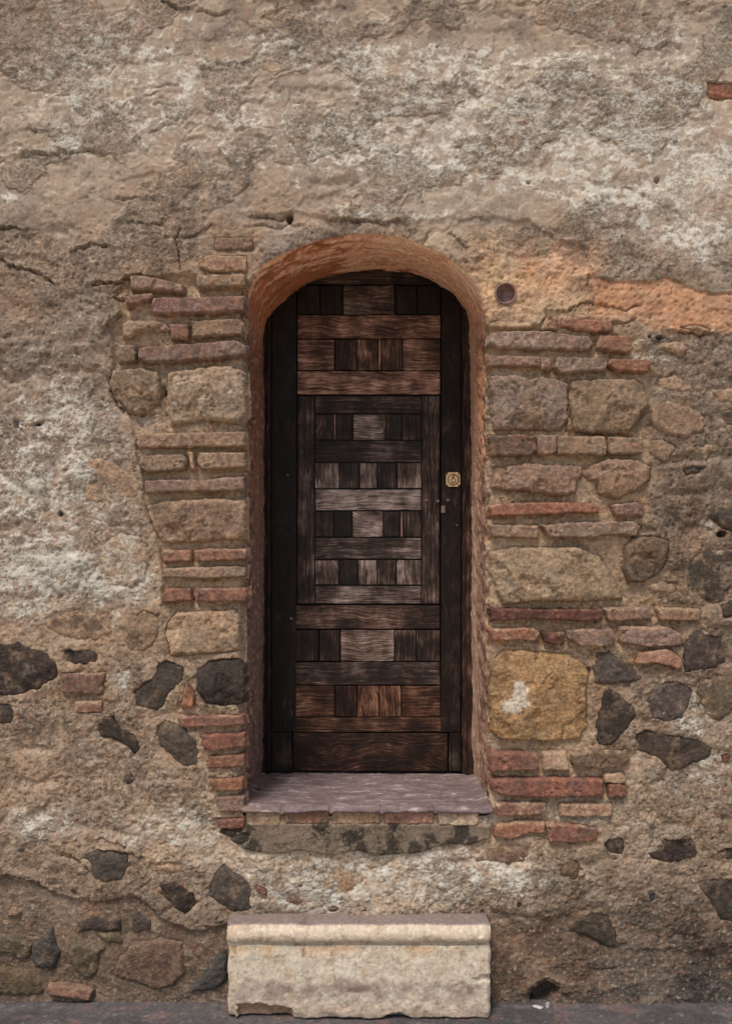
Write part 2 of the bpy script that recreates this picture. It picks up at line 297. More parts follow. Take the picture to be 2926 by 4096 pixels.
# (kind, colour, protrusion mm, white, mortar smear, points); two points = a brick's opposite corners; kind in lower case stands proud, 'f' = half buried
LIST = [((0, 900), 1.624, [
  ('b', 'mauve', 9, .05, .25, [(1396, 85), (1640, 158)]),
  ('b', 'pinkbrick', 9, .05, .5, [(1290, 240), (1350, 203), (1600, 205), (1605, 300), (1380, 305), (1300, 270)]),
  ('b', 'greybrick', 17, .1, .2, [(855, 345), (920, 335), (1080, 365), (1195, 398), (1190, 435), (960, 420), (862, 430)]),
  ('b', 'greybrick', 14, .1, .25, [(1280, 332), (1590, 328), (1595, 400), (1290, 410)]),
  ('b', 'mauve', 18, .05, .2, [(818, 475), (990, 447), (1002, 475), (930, 503), (830, 530)]),
  ('b', 'mauve', 16, .15, .15, [(1005, 480), (1590, 470), (1592, 560), (1400, 572), (1000, 578), (985, 540)]),
  ('s', 'greybrick', 14, .35, .3, [(795, 640), (860, 620), (1060, 630), (1110, 680), (1050, 690), (900, 690), (840, 735), (800, 740)]),
  ('b', 'brick', 12, .0, .2, [(1112, 650), (1225, 738)]),
  ('b', 'greybrick', 16, .25, .2, [(1255, 628), (1560, 618), (1588, 650), (1580, 715), (1260, 732)]),
  ('b', 'greybrick', 14, .1, .15, [(800, 785), (880, 785), (880, 885), (770, 895), (765, 850)]),
  ('b', 'mauve', 19, .3, .12, [(905, 805), (1100, 785), (1400, 768), (1530, 755), (1600, 790), (1600, 845), (1400, 870), (1100, 885), (950, 893), (905, 870)]),
  ('s', 'greybrown', 22, .45, .25, [(730, 945), (900, 930), (1020, 950), (1045, 1000), (1030, 1130), (960, 1210), (830, 1215), (760, 1140), (705, 1040)]),
  ('s', 'tan', 26, .5, .3, [(1090, 960), (1200, 940), (1480, 915), (1590, 960), (1605, 1220), (1560, 1290), (1330, 1262), (1110, 1300), (1095, 1180), (1085, 1060)]),
  ('b', 'greybrick', 15, .4, .25, [(885, 1362), (1590, 1345), (1590, 1435), (900, 1447)]),
  ('b', 'greybrown', 20, .15, .15, [(925, 1500), (1190, 1492), (1216, 1530), (1200, 1585), (960, 1607), (905, 1560)]),
  ('b', 'pinkbrick', 12, .1, .3, [(1225, 1475), (1255, 1475), (1272, 1590), (1245, 1592)]),
  ('b', 'greybrick', 18, .42, .2, [(1300, 1482), (1590, 1480), (1602, 1570), (1320, 1588), (1285, 1540)]),
  ('f', 'slate', 5, .2, .3, [(60, 1220), (130, 1200), (190, 1260), (210, 1380), (160, 1470), (110, 1450), (50, 1330)]),
  ('f', 'greybrown', 8, .1, .4, [(40, 200), (250, 195), (350, 260), (340, 320), (180, 270), (60, 230)]),
  ('f', 'pinkbrick', 8, .1, .5, [(590, 310), (810, 315), (800, 350), (650, 400), (590, 370)]),
  ('f', 'greybrown', 4, .2, .4, [(180, 700), (300, 690), (330, 760), (240, 830), (180, 780)]),
  ('f', 'greybrown', 4, .2, .4, [(480, 820), (590, 800), (600, 900), (500, 930)]),
 ]), ((0, 1800), 1.624, [
  ('b', 'greybrick', 17, .3, .15, [(945, 200), (1240, 195), (1300, 205), (1480, 180), (1590, 175), (1590, 260), (1100, 270), (950, 277)]),
  ('s', 'greybrown', 22, .25, .4, [(940, 370), (1060, 330), (1300, 315), (1590, 325), (1592, 560), (1540, 580), (1050, 605), (1000, 520)]),
  ('b', 'brick', 14, .05, .2, [(1060, 656), (1242, 722)]),
  ('b', 'brick', 17, .1, .2, [(1265, 655), (1330, 645), (1598, 650), (1600, 705), (1500, 715), (1280, 720)]),
  ('b', 'greybrick', 15, .3, .2, [(1060, 772), (1540, 755), (1597, 770), (1590, 820), (1300, 832), (1060, 825)]),
  ('b', 'red', 15, .1, .1, [(1080, 905), (1240, 900), (1246, 975), (1060, 987), (1045, 955)]),
  ('b', 'brick', 17, .05, .2, [(1275, 900), (1605, 977)]),
  ('s', 'tan', 26, .1, .12, [(1080, 1130), (1150, 1060), (1330, 1050), (1530, 1045), (1570, 1110), (1570, 1300), (1440, 1310), (1110, 1335), (1095, 1250), (1070, 1190)]),
  ('s', 'greybrown', 18, .1, .15, [(830, 1090), (920, 1035), (1040, 1060), (1035, 1190), (1000, 1280), (900, 1325), (830, 1315), (800, 1250), (825, 1170)]),
  ('f', 'greybrown', 16, .65, .5, [(660, 600), (780, 530), (920, 560), (970, 680), (950, 850), (850, 910), (720, 890), (620, 760)]),
  ('f', 'greybrown', 12, .45, .5, [(540, 40), (700, 45), (850, 130), (930, 220), (910, 300), (760, 360), (540, 340)]),
  ('f', 'slate', 7, .7, .3, [(170, 170), (300, 160), (350, 300), (310, 410), (220, 420), (140, 330)]),
  ('f', 'slate', 7, .75, .3, [(200, 560), (330, 540), (380, 640), (340, 720), (230, 700)]),
  ('f', 'brown', 10, .25, .4, [(260, 1090), (460, 1030), (720, 1060), (730, 1210), (600, 1250), (420, 1240), (300, 1170)]),
  ('f', 'olive', 8, .4, .4, [(110, 1020), (260, 1010), (290, 1090), (200, 1130), (120, 1090)]),
  ('s', 'black', 26, .32, .03, [(-60, 1250), (120, 1250), (300, 1310), (385, 1390), (375, 1480), (250, 1560), (80, 1605), (-60, 1590)]),
  ('s', 'dark', 12, .25, .25, [(410, 1290), (560, 1295), (640, 1320), (630, 1390), (540, 1403), (410, 1380)]),
  ('b', 'brown', 13, .35, .25, [(400, 1452), (675, 1450), (660, 1575), (620, 1583), (400, 1565)]),
 ]), ((0, 2600), 1.624, [
  ('s', 'dark', 20, .15, .08, [(1010, 70), (1080, 60), (1200, 110), (1205, 200), (1110, 280), (1080, 360), (1030, 400), (880, 370), (850, 270), (930, 210), (990, 180)]),
  ('s', 'dark', 26, .15, .1, [(1285, 130), (1380, 65), (1560, 62), (1595, 120), (1590, 320), (1560, 355), (1430, 360), (1330, 340), (1285, 260)]),
  ('b', 'orange', 14, .05, .1, [(1210, 215), (1267, 280), (1255, 365), (1180, 365)]),
  ('b', 'brick', 15, .05, .2, [(1150, 430), (1580, 422), (1592, 480), (1200, 495)]),
  ('b', 'red', 17, .1, .1, [(1310, 545), (1595, 538), (1592, 620), (1380, 652), (1330, 620)]),
  ('b', 'red', 15, .05, .15, [(1370, 685), (1590, 680), (1585, 748), (1350, 762)]),
  ('b', 'orange', 15, .05, .15, [(1370, 832), (1580, 828), (1578, 900), (1400, 905)]),
  ('b', 'mauve', 15, .05, .2, [(1405, 950), (1590, 942), (1588, 1035), (1430, 1040)]),
  ('b', 'red', 14, .05, .1, [(1405, 1095), (1590, 1090), (1586, 1150), (1430, 1155)]),
  ('s', 'slate', 20, .06, .05, [(1015, 480), (1080, 455), (1180, 490), (1260, 560), (1300, 680), (1290, 750), (1200, 770), (1090, 690), (1020, 610)]),
  ('s', 'black', 12, .05, .15, [(625, 490), (680, 425), (740, 425), (770, 490), (860, 545), (915, 600), (915, 660), (870, 695), (820, 640), (740, 590), (640, 570)]),
  ('b', 'brick', 7, .05, .35, [(485, 338), (660, 330), (660, 400), (500, 408)]),
  ('f', 'brown', 7, .1, .4, [(665, 322), (800, 325), (790, 380), (670, 378)]),
  ('f', 'brown', 7, .1, .4, [(500, 420), (600, 405), (600, 470), (500, 490)]),
  ('s', 'slate', 8, .05, .2, [(790, 840), (840, 795), (885, 830), (870, 885), (810, 890)]),
  ('s', 'dark', 14, .1, .25, [(-60, 330), (60, 350), (110, 420), (80, 490), (-60, 490)]),
  ('f', 'brown', 9, .05, .4, [(1180, 1010), (1220, 940), (1270, 960), (1285, 1040), (1230, 1055)]),
  ('f', 'pinkbrick', 5, .1, .4, [(820, 1110), (900, 1105), (920, 1150), (840, 1180)]),
 ]), ((0, 3300), 1.624, [
  ('s', 'slate', 13, .03, .22, [(520, 200), (640, 150), (840, 170), (850, 270), (790, 360), (680, 380), (600, 340), (580, 260)]),
  ('s', 'black', 13, .08, .2, [(1030, 380), (1150, 365), (1260, 430), (1300, 520), (1200, 590), (1120, 530), (1060, 460)]),
  ('s', 'slate', 24, .03, .04, [(1400, 280), (1450, 258), (1500, 270), (1600, 350), (1645, 420), (1630, 560), (1500, 578), (1400, 510), (1350, 460), (1360, 380)]),
  ('s', 'slate', 9, .05, .3, [(420, 410), (490, 400), (530, 450), (560, 470), (540, 490), (470, 455)]),
  ('s', 'blue', 13, .08, .03, [(345, 662), (365, 790), (390, 850), (340, 950), (220, 940), (190, 880), (200, 800), (270, 730)]),
  ('s', 'olive', 10, .05, .1, [(480, 755), (600, 760), (685, 785), (640, 860), (640, 940), (600, 1005), (545, 1010), (470, 930), (430, 860)]),
  ('s', 'dark', 9, .1, .2, [(515, 630), (620, 595), (780, 595), (790, 680), (680, 690), (600, 680), (500, 700)]),
  ('s', 'olive', 8, .1, .25, [(610, 690), (780, 690), (800, 770), (690, 760)]),
  ('s', 'slate', 9, .05, .2, [(870, 550), (920, 590), (980, 620), (975, 680), (890, 705), (850, 680)]),
  ('f', 'brown', 5, .0, .6, [(860, 760), (1050, 735), (1190, 760), (1200, 980), (1130, 1060), (1000, 1085), (880, 1040), (720, 990), (740, 900)]),
  ('s', 'blue', 14, .12, .08, [(1420, 830), (1475, 815), (1475, 1010), (1400, 1075), (1215, 1090), (1290, 1000), (1350, 930)]),
  ('s', 'olive', 9, .05, .25, [(-40, 720), (60, 720), (205, 780), (180, 880), (120, 885), (60, 850), (-40, 840)]),
  ('s', 'olive', 10, .08, .2, [(-40, 930), (190, 960), (260, 1040), (270, 1110), (180, 1120), (60, 1110), (-40, 1115)]),
  ('b', 'pinkbrick', 9, .15, .35, [(310, 1045), (480, 1050), (600, 1080), (580, 1140), (430, 1120), (310, 1105)]),
  ('s', 'greybrown', 8, .1, .4, [(30, 570), (80, 540), (140, 560), (120, 605), (40, 612)]),
  ('s', 'blue', 6, .05, .2, [(100, 150), (140, 140), (178, 160), (150, 178), (110, 170)]),
  ('f', 'brown', 8, .05, .4, [(980, 80), (1080, 70), (1100, 120), (1030, 150)]),
  ('f', 'mauve', 6, .1, .5, [(960, 240), (1200, 240), (1200, 320), (980, 320)]),
 ]), ((850, 2950), 1.3533, [
  ('s', 'dark', 12, .0, .1, [(22, 520), (60, 492), (165, 487), (160, 520), (90, 545)]),
  ('s', 'dark', 13, .0, .1, [(85, 545), (170, 500), (215, 520), (210, 575), (130, 592)]),
  ('f', 'tan', 10, .3, .5, [(620, 700), (690, 680), (740, 720), (800, 800), (760, 840), (690, 875), (640, 850), (660, 800)]),
  ('b', 'red', 8, .0, .1, [(235, 800), (285, 825), (295, 855), (240, 840)]),
  ('s', 'slate', 9, .0, .2, [(615, 935), (650, 915), (690, 930), (670, 955), (630, 955)]),
  ('s', 'slate', 6, .0, .2, [(790, 935), (830, 925), (850, 945), (810, 958)]),
  ('s', 'slate', 5, .0, .2, [(455, 800), (475, 785), (492, 810), (470, 825)]),
  ('f', 'tan', 6, .3, .5, [(350, 880), (430, 830), (520, 870), (510, 920), (400, 930)]),
  ('f', 'brown', 7, .1, .3, [(1200, 670), (1400, 650), (1560, 630), (1570, 680), (1380, 690)]),
 ]), ((1926, 1000), 1.624, [
  ('b', 'brick', 12, .05, .3, [(430, 432), (485, 440), (487, 520), (385, 518), (400, 470)]),
  ('b', 'orange', 16, .08, .15, [(520, 452), (820, 460), (850, 490), (830, 532), (700, 532), (510, 505)]),
  ('b', 'greybrick', 20, .45, .2, [(50, 560), (110, 540), (400, 535), (690, 570), (718, 610), (690, 650), (300, 645), (100, 640), (42, 610)]),
  ('b', 'brick', 18, .25, .2, [(760, 560), (950, 560), (960, 590), (967, 650), (940, 672), (750, 640)]),
  ('b', 'greybrick', 17, .25, .15, [(36, 692), (366, 700), (368, 758), (36, 760)]),
  ('b', 'greybrick', 15, .1, .25, [(375, 705), (445, 775)]),
  ('b', 'greybrick', 20, .3, .2, [(490, 700), (790, 710), (808, 740), (790, 785), (500, 802), (466, 770)]),
  ('b', 'orange', 18, .08, .1, [(830, 714), (1070, 716), (1092, 740), (1070, 796), (860, 785), (823, 750)]),
  ('s', 'greybrick', 27, .4, .15, [(50, 820), (210, 820), (300, 845), (400, 825), (500, 845), (555, 870), (557, 1080), (520, 1170), (80, 1165), (60, 1050)]),
  ('s', 'greybrown', 26, .06, .06, [(570, 845), (1000, 835), (1060, 870), (1060, 930), (1085, 1015), (1030, 1055), (1005, 1130), (940, 1190), (800, 1200), (600, 1180), (567, 1000)]),
  ('b', 'brown', 19, .1, .15, [(45, 1215), (260, 1200), (340, 1220), (355, 1300), (310, 1335), (60, 1340)]),
  ('b', 'greybrown', 16, .05, .15, [(350, 1203), (480, 1205), (482, 1305), (440, 1332), (360, 1325)]),
  ('b', 'greybrick', 18, .2, .15, [(487, 1212), (780, 1215), (802, 1250), (795, 1330), (490, 1330)]),
  ('b', 'greybrown', 15, .1, .2, [(815, 1218), (1035, 1225), (1035, 1320), (815, 1325)]),
  ('s', 'greybrown', 28, .15, .08, [(90, 1410), (300, 1390), (650, 1405), (645, 1470), (610, 1530), (610, 1580), (480, 1595), (260, 1560), (65, 1545)]),
  ('s', 'greybrown', 24, .1, .15, [(700, 1400), (800, 1360), (1000, 1360), (1095, 1410), (1085, 1490), (1000, 1560), (880, 1615), (760, 1590), (740, 1500), (660, 1470)]),
  ('s', 'greybrown', 18, .05, .15, [(1080, 1220), (1180, 1225), (1268, 1280), (1230, 1340), (1185, 1395), (1100, 1340), (1075, 1300)]),
  ('f', 'greybrown', 20, .1, .25, [(1090, 1130), (1100, 1000), (1200, 960), (1350, 1000), (1460, 1080), (1450, 1180), (1300, 1235), (1180, 1210)]),
  ('f', 'olive', 12, .05, .3, [(1310, 1330), (1400, 1260), (1540, 1240), (1560, 1290), (1440, 1390), (1320, 1400)]),
  ('s', 'slate', 10, .1, .2, [(1285, 1430), (1330, 1405), (1448, 1400), (1420, 1450), (1320, 1472)]),
  ('f', 'greybrown', 12, .1, .4, [(1140, 830), (1250, 800), (1390, 860), (1390, 930), (1260, 940), (1150, 900)]),
  ('s', 'dark', 10, .1, .3, [(1540, 1060), (1600, 1020), (1660, 1020), (1660, 1150), (1580, 1150)]),
  ('f', 'greybrown', 12, .1, .4, [(1480, 900), (1560, 880), (1660, 890), (1660, 1010), (1540, 1000)]),
  ('s', 'greybrown', 17, .1, .5, [(1260, 500), (1400, 475), (1495, 510), (1490, 545), (1370, 535)]),
  ('f', 'greybrick', 12, .15, .4, [(1110, 600), (1280, 575), (1375, 635), (1300, 700), (1160, 660)]),
  ('f', 'greybrown', 9, .1, .5, [(1160, 430), (1060, 430), (1010, 455), (1060, 490), (960, 470), (990, 420)]),
 ]), ((1926, 1900), 1.624, [
  ('b', 'orange', 20, .06, .12, [(45, 200), (200, 185), (640, 180), (755, 200), (752, 245), (600, 243), (350, 256), (60, 265)]),
  ('b', 'mauve', 16, .05, .2, [(835, 200), (1000, 178), (1045, 195), (1040, 260), (860, 266)]),
  ('b', 'greybrown', 16, .1, .2, [(50, 325), (362, 330), (358, 408), (60, 400)]),
  ('b', 'mauve', 19, .42, .15, [(380, 330), (560, 312), (990, 302), (1020, 340), (1000, 390), (820, 385), (720, 402), (440, 400)]),
  ('s', 'tan', 28, .08, .05, [(60, 500), (180, 470), (640, 475), (760, 530), (830, 620), (880, 730), (915, 800), (700, 822), (400, 815), (140, 835), (100, 760), (60, 640)]),
  ('s', 'brown', 24, .05, .1, [(990, 405), (1120, 400), (1210, 430), (1200, 550), (1150, 640), (1060, 690), (960, 700), (920, 620), (930, 480)]),
  ('s', 'greybrown', 13, .1, .3, [(1085, 720), (1150, 690), (1285, 695), (1285, 765), (1200, 785), (1100, 770)]),
  ('b', 'darkred', 18, .22, .12, [(50, 868), (780, 880), (780, 935), (690, 950), (300, 930), (60, 945)]),
  ('b', 'greybrown', 15, .2, .2, [(795, 868), (1080, 862), (1106, 930), (960, 940), (820, 948)]),
  ('b', 'greybrown', 14, .1, .3, [(1140, 865), (1400, 870), (1400, 945), (1160, 940)]),
  ('b', 'orange', 17, .2, .25, [(45, 998), (330, 995), (376, 1030), (340, 1070), (60, 1068)]),
  ('b', 'darkred', 16, .05, .15, [(395, 1020), (530, 1025), (525, 1090), (480, 1100), (400, 1080)]),
  ('b', 'mauve', 18, .2, .25, [(550, 1010), (700, 1000), (840, 1005), (862, 1060), (830, 1108), (650, 1110), (560, 1060)]),
  ('b', 'mauve', 17, .15, .25, [(890, 985), (1200, 990), (1285, 1030), (1285, 1105), (1080, 1112), (900, 1080)]),
  ('b', 'pinkbrick', 18, .2, .25, [(1020, 1150), (1200, 1130), (1280, 1180), (1290, 1225), (1260, 1250), (1130, 1215), (1000, 1222)]),
  ('s', 'slate', 17, .02, .06, [(750, 1150), (830, 1145), (930, 1210), (1055, 1320), (1020, 1350), (730, 1362), (725, 1270)]),
  ('s', 'dark', 18, .03, .12, [(1290, 1100), (1400, 1000), (1560, 1050), (1590, 1150), (1590, 1230), (1480, 1260), (1310, 1290)]),
  ('f', 'dark', 16, .1, .25, [(1330, 560), (1450, 480), (1660, 470), (1660, 830), (1520, 850), (1340, 760), (1310, 640)]),
  ('s', 'dark', 18, .05, .15, [(1475, 250), (1560, 215), (1660, 225), (1660, 390), (1560, 360), (1500, 300)]),
  ('s', 'dark', 15, .05, .2, [(1545, 850), (1600, 810), (1660, 815), (1660, 930), (1560, 930)]),
  ('f', 'olive', 18, .05, .2, [(1395, 1340), (1500, 1300), (1660, 1290), (1660, 1500), (1540, 1620), (1440, 1560), (1400, 1440)]),
 ]), ((0, 0), 1.0, [
  ('s', 'ochre', 28, .12, .06, [(1966, 2640), (2010, 2604), (2110, 2608), (2250, 2615), (2330, 2650), (2350, 2690), (2345, 2760), (2345, 2900), (2320, 2955), (2200, 2965), (2100, 2960), (2000, 2955), (1965, 2920), (1960, 2780)]),
  ('b', 'orange', 6, .0, .02, [(2828, 336), (2990, 396)]),
  ('f', 'red', 3, .1, .3, [(825, 370), (915, 370), (915, 403), (845, 403)]),
  ('f', 'brick', 3, .1, .4, [(160, 905), (310, 900), (315, 945), (200, 948)]),
  ('f', 'brick', 3, .1, .4, [(795, 700), (940, 705), (930, 745), (800, 735)]),
  ('f', 'pinkbrick', 7, .1, .4, [(1185, 365), (1240, 348), (1370, 365), (1375, 405), (1200, 405)]),
  ('f', 'pinkbrick', 2, .1, .4, [(1645, 352), (1800, 355), (1800, 405), (1650, 402)]),
  ('f', 'mauve', 3, .2, .3, [(1232, 722), (1420, 725), (1420, 760), (1235, 758)]),
  ('f', 'mauve', 3, .2, .3, [(1655, 735), (1815, 735), (1815, 780), (1660, 778)]),
  ('f', 'mauve', 9, .1, .3, [(2385, 825), (2545, 828), (2545, 885), (2390, 885)]),
  ('f', 'mauve', 9, .1, .3, [(2385, 905), (2540, 908), (2540, 960), (2390, 958)]),
  ('f', 'mauve', 8, .2, .3, [(2205, 925), (2305, 928), (2300, 960), (2210, 958)]),
  ('f', 'olive', 12, .05, .15, [(2655, -40), (2870, -40), (2866, 80), (2800, 112), (2720, 108), (2670, 60)]),
  ('f', 'tan', 6, .05, .4, [(1970, -40), (2200, -40), (2210, 60), (2120, 95), (2000, 85)]),
  ('f', 'tan', 5, .05, .4, [(1150, -40), (1340, -40), (1340, 70), (1200, 85)]),
  ('f', 'tan', 5, .05, .4, [(1730, -40), (1930, -40), (1930, 80), (1800, 110)]),
 ]), ((1926, 2700), 1.624, [
  ('s', 'black', 24, .04, .05, [(790, 100), (830, 88), (920, 140), (1010, 235), (1010, 270), (930, 370), (840, 460), (760, 455), (735, 420), (760, 250)]),
  ('s', 'slate', 16, .35, .2, [(1100, 60), (1200, 35), (1330, 40), (1370, 100), (1350, 200), (1300, 280), (1210, 315), (1090, 280), (1070, 160)]),
  ('s', 'dark', 14, .12, .18, [(985, 380), (1060, 350), (1200, 380), (1400, 400), (1490, 470), (1480, 530), (1380, 580), (1310, 610), (1230, 625), (1130, 540), (1000, 500)]),
  ('b', 'red', 18, .06, .1, [(45, 505), (200, 498), (358, 508), (360, 605), (200, 612), (60, 618)]),
  ('b', 'pale', 12, .25, .4, [(395, 502), (545, 500), (560, 608), (400, 610)]),
  ('b', 'brown', 18, .3, .2, [(585, 510), (700, 490), (930, 488), (948, 530), (900, 580), (780, 598), (590, 580)]),
  ('b', 'red', 20, .05, .06, [(60, 680), (120, 668), (775, 665), (778, 770), (500, 778), (140, 775), (70, 740)]),
  ('b', 'red', 14, .05, .12, [(815, 700), (890, 695), (930, 720), (925, 775), (815, 782)]),
  ('b', 'pale', 11, .4, .5, [(790, 640), (900, 625), (922, 660), (915, 695), (790, 690)]),
  ('b', 'red', 14, .5, .25, [(60, 825), (410, 822), (408, 890), (200, 905), (70, 900)]),
  ('b', 'red', 11, .3, .5, [(500, 828), (835, 830), (830, 905), (500, 905)]),
  ('b', 'orange', 14, .3, .25, [(90, 970), (230, 945), (400, 950), (402, 1010), (290, 1012), (180, 1050), (75, 1040)]),
  ('b', 'red', 15, .35, .2, [(410, 960), (560, 955), (738, 985), (735, 1055), (600, 1075), (430, 1060)]),
  ('s', 'dark', 15, .1, .1, [(800, 1050), (900, 1040), (935, 1100), (915, 1165), (850, 1165), (775, 1110)]),
  ('s', 'brown', 13, .05, .2, [(805, 1170), (890, 1160), (895, 1195), (840, 1205)]),
  ('s', 'black', 11, .15, .3, [(1155, 1060), (1350, 1045), (1405, 1100), (1400, 1180), (1220, 1230), (1100, 1200), (1060, 1150), (1150, 1130)]),
  ('s', 'dark', 10, .15, .3, [(1500, 1130), (1660, 1115), (1660, 1220), (1560, 1200)]),
  ('b', 'darkred', 6, .0, .1, [(1550, 520), (1605, 512), (1600, 555), (1560, 560)]),
  ('f', 'brown', 8, .15, .3, [(0, 1130), (130, 1090), (320, 1110), (300, 1220), (180, 1250), (30, 1220)]),
 ]), ((1926, 3300), 1.624, [
  ('s', 'olive', 11, .03, .12, [(490, 300), (560, 210), (620, 215), (655, 290), (600, 360), (500, 330)]),
  ('s', 'dark', 13, .02, .06, [(550, 650), (620, 590), (720, 568), (820, 590), (885, 700), (890, 800), (800, 800), (700, 740), (560, 700)]),
  ('s', 'dark', 16, .05, .1, [(1390, 345), (1660, 340), (1660, 660), (1540, 620), (1480, 500), (1400, 420)]),
  ('s', 'blue', 7, .05, .1, [(1065, 470), (1100, 425), (1130, 430), (1135, 490), (1100, 507)]),
  ('s', 'blue', 6, .05, .1, [(200, 520), (230, 490), (268, 510), (260, 548), (220, 550)]),
 ])]
SILLB = [(985, 3238, 1122, 3302), (1136, 3240, 1316, 3292), (1330, 3240, 1518, 3294), (1534, 3240, 1734, 3294), (1748, 3240, 1912, 3298)]

PIECES = []
_rr = random.Random(11)
for (ox, oy), sc, items in LIST:
    for kind, colr, prot, wh, sm, pts in items:
        P = [(ox + x / sc, oy + y / sc) for x, y in pts]
        if len(P) == 2:
            (x0, y0), (x1, y1) = P; j = lambda: _rr.uniform(-3, 3)
            P = [(x0 + j(), y0 + j()), ((x0 + x1) / 2, y0 + j()), (x1 + j(), y0 + j()), (x1 + j(), y1 + j()), ((x0 + x1) / 2, y1 + j()), (x0 + j(), y1 + j())]
        cyp = np.mean([p[1] for p in P]); cxp = np.mean([p[0] for p in P])
        if kind == 's' and (cyp > 2600 and colr != 'ochre'): prot = prot * .7
        if kind == 'b' and 1000 < cyp < 3400: prot = prot * 1.15 + 3
        if kind == 's' and 1000 < cyp < 2600 and cxp < 2600: prot += 4
        PIECES.append((kind, colr, prot, wh, min(.6, sm * 1.15 + .06), P))

EMB = set()
for k, (kind, colr, prot, wh, sm, P) in enumerate(PIECES):
    cxp = np.mean([p[0] for p in P]); cyp = np.mean([p[1] for p in P])
    if kind == 's' and colr not in ('ochre', 'tan', 'greybrick') and (cyp > 2450 and not (880 < cxp < 1000 and cyp < 2900) or cxp > 2600): EMB.add(k)
def piece_sdf(px, py, P, kind, seed):
    amp = 4.5 if kind == 'b' else (7.5 if kind == 's' else 11)
    wx = px + fbm(px, py, 34, 4, seed, gain=.6) * amp; wy = py + fbm(px, py, 34, 4, seed + 1, gain=.6) * amp
    return sdf(wx, wy, P) + (4.5 if kind == 'b' else (5.0 if kind == 's' else 0))      # a piece runs on a little under the joint

# ------------------------------------------------------------------ the wall face: one relief sheet
STEP = 4.5
def axis(a, b, lo, hi, step):
    mid = np.arange(a, b + step / 2, step); out = []; p = a; s = step
    L = []
    while p > lo: s = min(s * 1.15, 45); p -= s; L.append(p)
    R = []; p = mid[-1]; s = step
    while p < hi: s = min(s * 1.15, 45); p += s; R.append(p)
    return np.array(L[::-1] + mid.tolist() + R)
xs = axis(-45, 2970, -2300, 5200, STEP); ys = axis(-45, 4060, -1700, 4061, STEP)
PX, PY = np.meshgrid(xs, ys)
ny, nx = PX.shape
wx = PX + fbm(PX, PY, 120, 4, 21) * 42; wy = PY + fbm(PX, PY, 120, 4, 22) * 42     # ragged coordinates
LOW = undulate(PX, PY)
n200 = fbm(PX, PY, 200, 5, 31); n60 = fbm(PX, PY, 60, 4, 32); n22 = fbm(PX, PY, 22, 3, 33); r90 = fbm(wx, wy, 90, 4, 34, ridged=True)
nfine = fbm(PX, PY, 11, 2, 35)
upper = 1 - sst(700, 1150, PY + n200 * 260)                     # finer plaster up high, coarser rubble mortar below
lower = sst(2250, 2650, PY + n200 * 250)
SMO = np.clip(sst(-.10, .06, fbm(wx, wy, 300, 5, 30, sx=1.4)) * (.5 + .45 * upper) + .05, 0, .92); RO = 1 - .75 * SMO
H = LOW + n200 * (4 + 5 * (1 - upper)) + n60 * (2.4 + 4.4 * (1 - upper)) * (.5 + .5 * RO) + n22 * (1.5 + 2.4 * (1 - upper)) * RO + nfine * (1.0 + 0.9 * (1 - upper)) * RO
H += np.minimum(0, r90 - 0.15) * 3 * (1 - upper)
LIP = np.zeros_like(PX); COAT = []
# flaking coats: plateaus with crisp edges
for k, (lam, thr, hh, sd) in enumerate(((420, 0.05, 4.0, 41), (260, 0.12, 3.0, 42), (150, 0.1, 1.8, 43), (330, -0.15, 3.4, 44))):
    f = fbm(wx, wy, lam, 5, sd, sx=1.5)
    H += hh * sst(thr - 0.012, thr + 0.012, f) * (0.45 + 0.55 * upper)
    LIP = np.maximum(LIP, np.exp(-((f - thr) / (0.016 + 6.0 / lam * .5)) ** 2)); COAT.append(sst(thr - .012, thr + .012, f))
coatA = fbm(wx, wy, 260, 5, 42, sx=1.5)
# small pits and knobs in the coarse mortar
kn = fbm(PX, PY, 16, 2, 51); H -= 5.5 * sst(0.42, 0.62, kn) * (1 - 0.6 * upper)
H += 4.0 * sst(0.40, 0.6, fbm(PX, PY, 19, 2, 52)) * (0.25 + 0.75 * lower)
# horizontal ledges of buried courses
H += 3.0 * fbm(PX, PY, 60, 3, 53, sx=5.0) * (0.4 + 0.6 * upper)

def worley(x, y, cell, seed):
    gx0 = np.floor(x / cell); gy0 = np.floor(y / cell); best = np.full(x.shape, 9.0); cid = np.zeros(x.shape); sec = np.full(x.shape, 9.0)
    for dx in (-1, 0, 1):
        for dy_ in (-1, 0, 1):
            ix = (gx0 + dx).astype(np.int64) + 5000; iy = (gy0 + dy_).astype(np.int64) + 5000
            jx = _hash(ix, iy, seed) / 255.0; jy = _hash(ix, iy, seed + 1) / 255.0
            d = np.hypot(x / cell - (gx0 + dx + .15 + .7 * jx), y / cell - (gy0 + dy_ + .15 + .7 * jy))
            nb = d < best; sec = np.where(nb, best, np.minimum(sec, d)); cid = np.where(nb, _hash(ix, iy, seed + 2) / 255.0, cid); best = np.where(nb, d, best)
    return best, sec - best, cid
wf, wedge, wcid = worley((PX + n60 * 22) / 1.25, PY + n60 * 18, 150.0, 77)
rub = np.clip((1 - sst(380, 560, PX + n200 * 60)) * sst(1000, 1300, PY) + sst(2520, 2700, PX + n200 * 60) * sst(1250, 1500, PY) + .6 * sst(2500, 2700, PY), 0, 1) * (1 - sst(3450, 3650, PY))
cob = sst(.02, .34, wedge) * sst(.25, .55, wcid)                # only some of the cells hold a stone near the surface
H += rub * (cob * 11 - 4)
def below(line, amp=14, w=5):
    L = np.array(line); yl = np.interp(PX, L[:, 0], L[:, 1]); return sst(-w, w, PY - yl + n60 * amp + n22 * amp * 0.5)
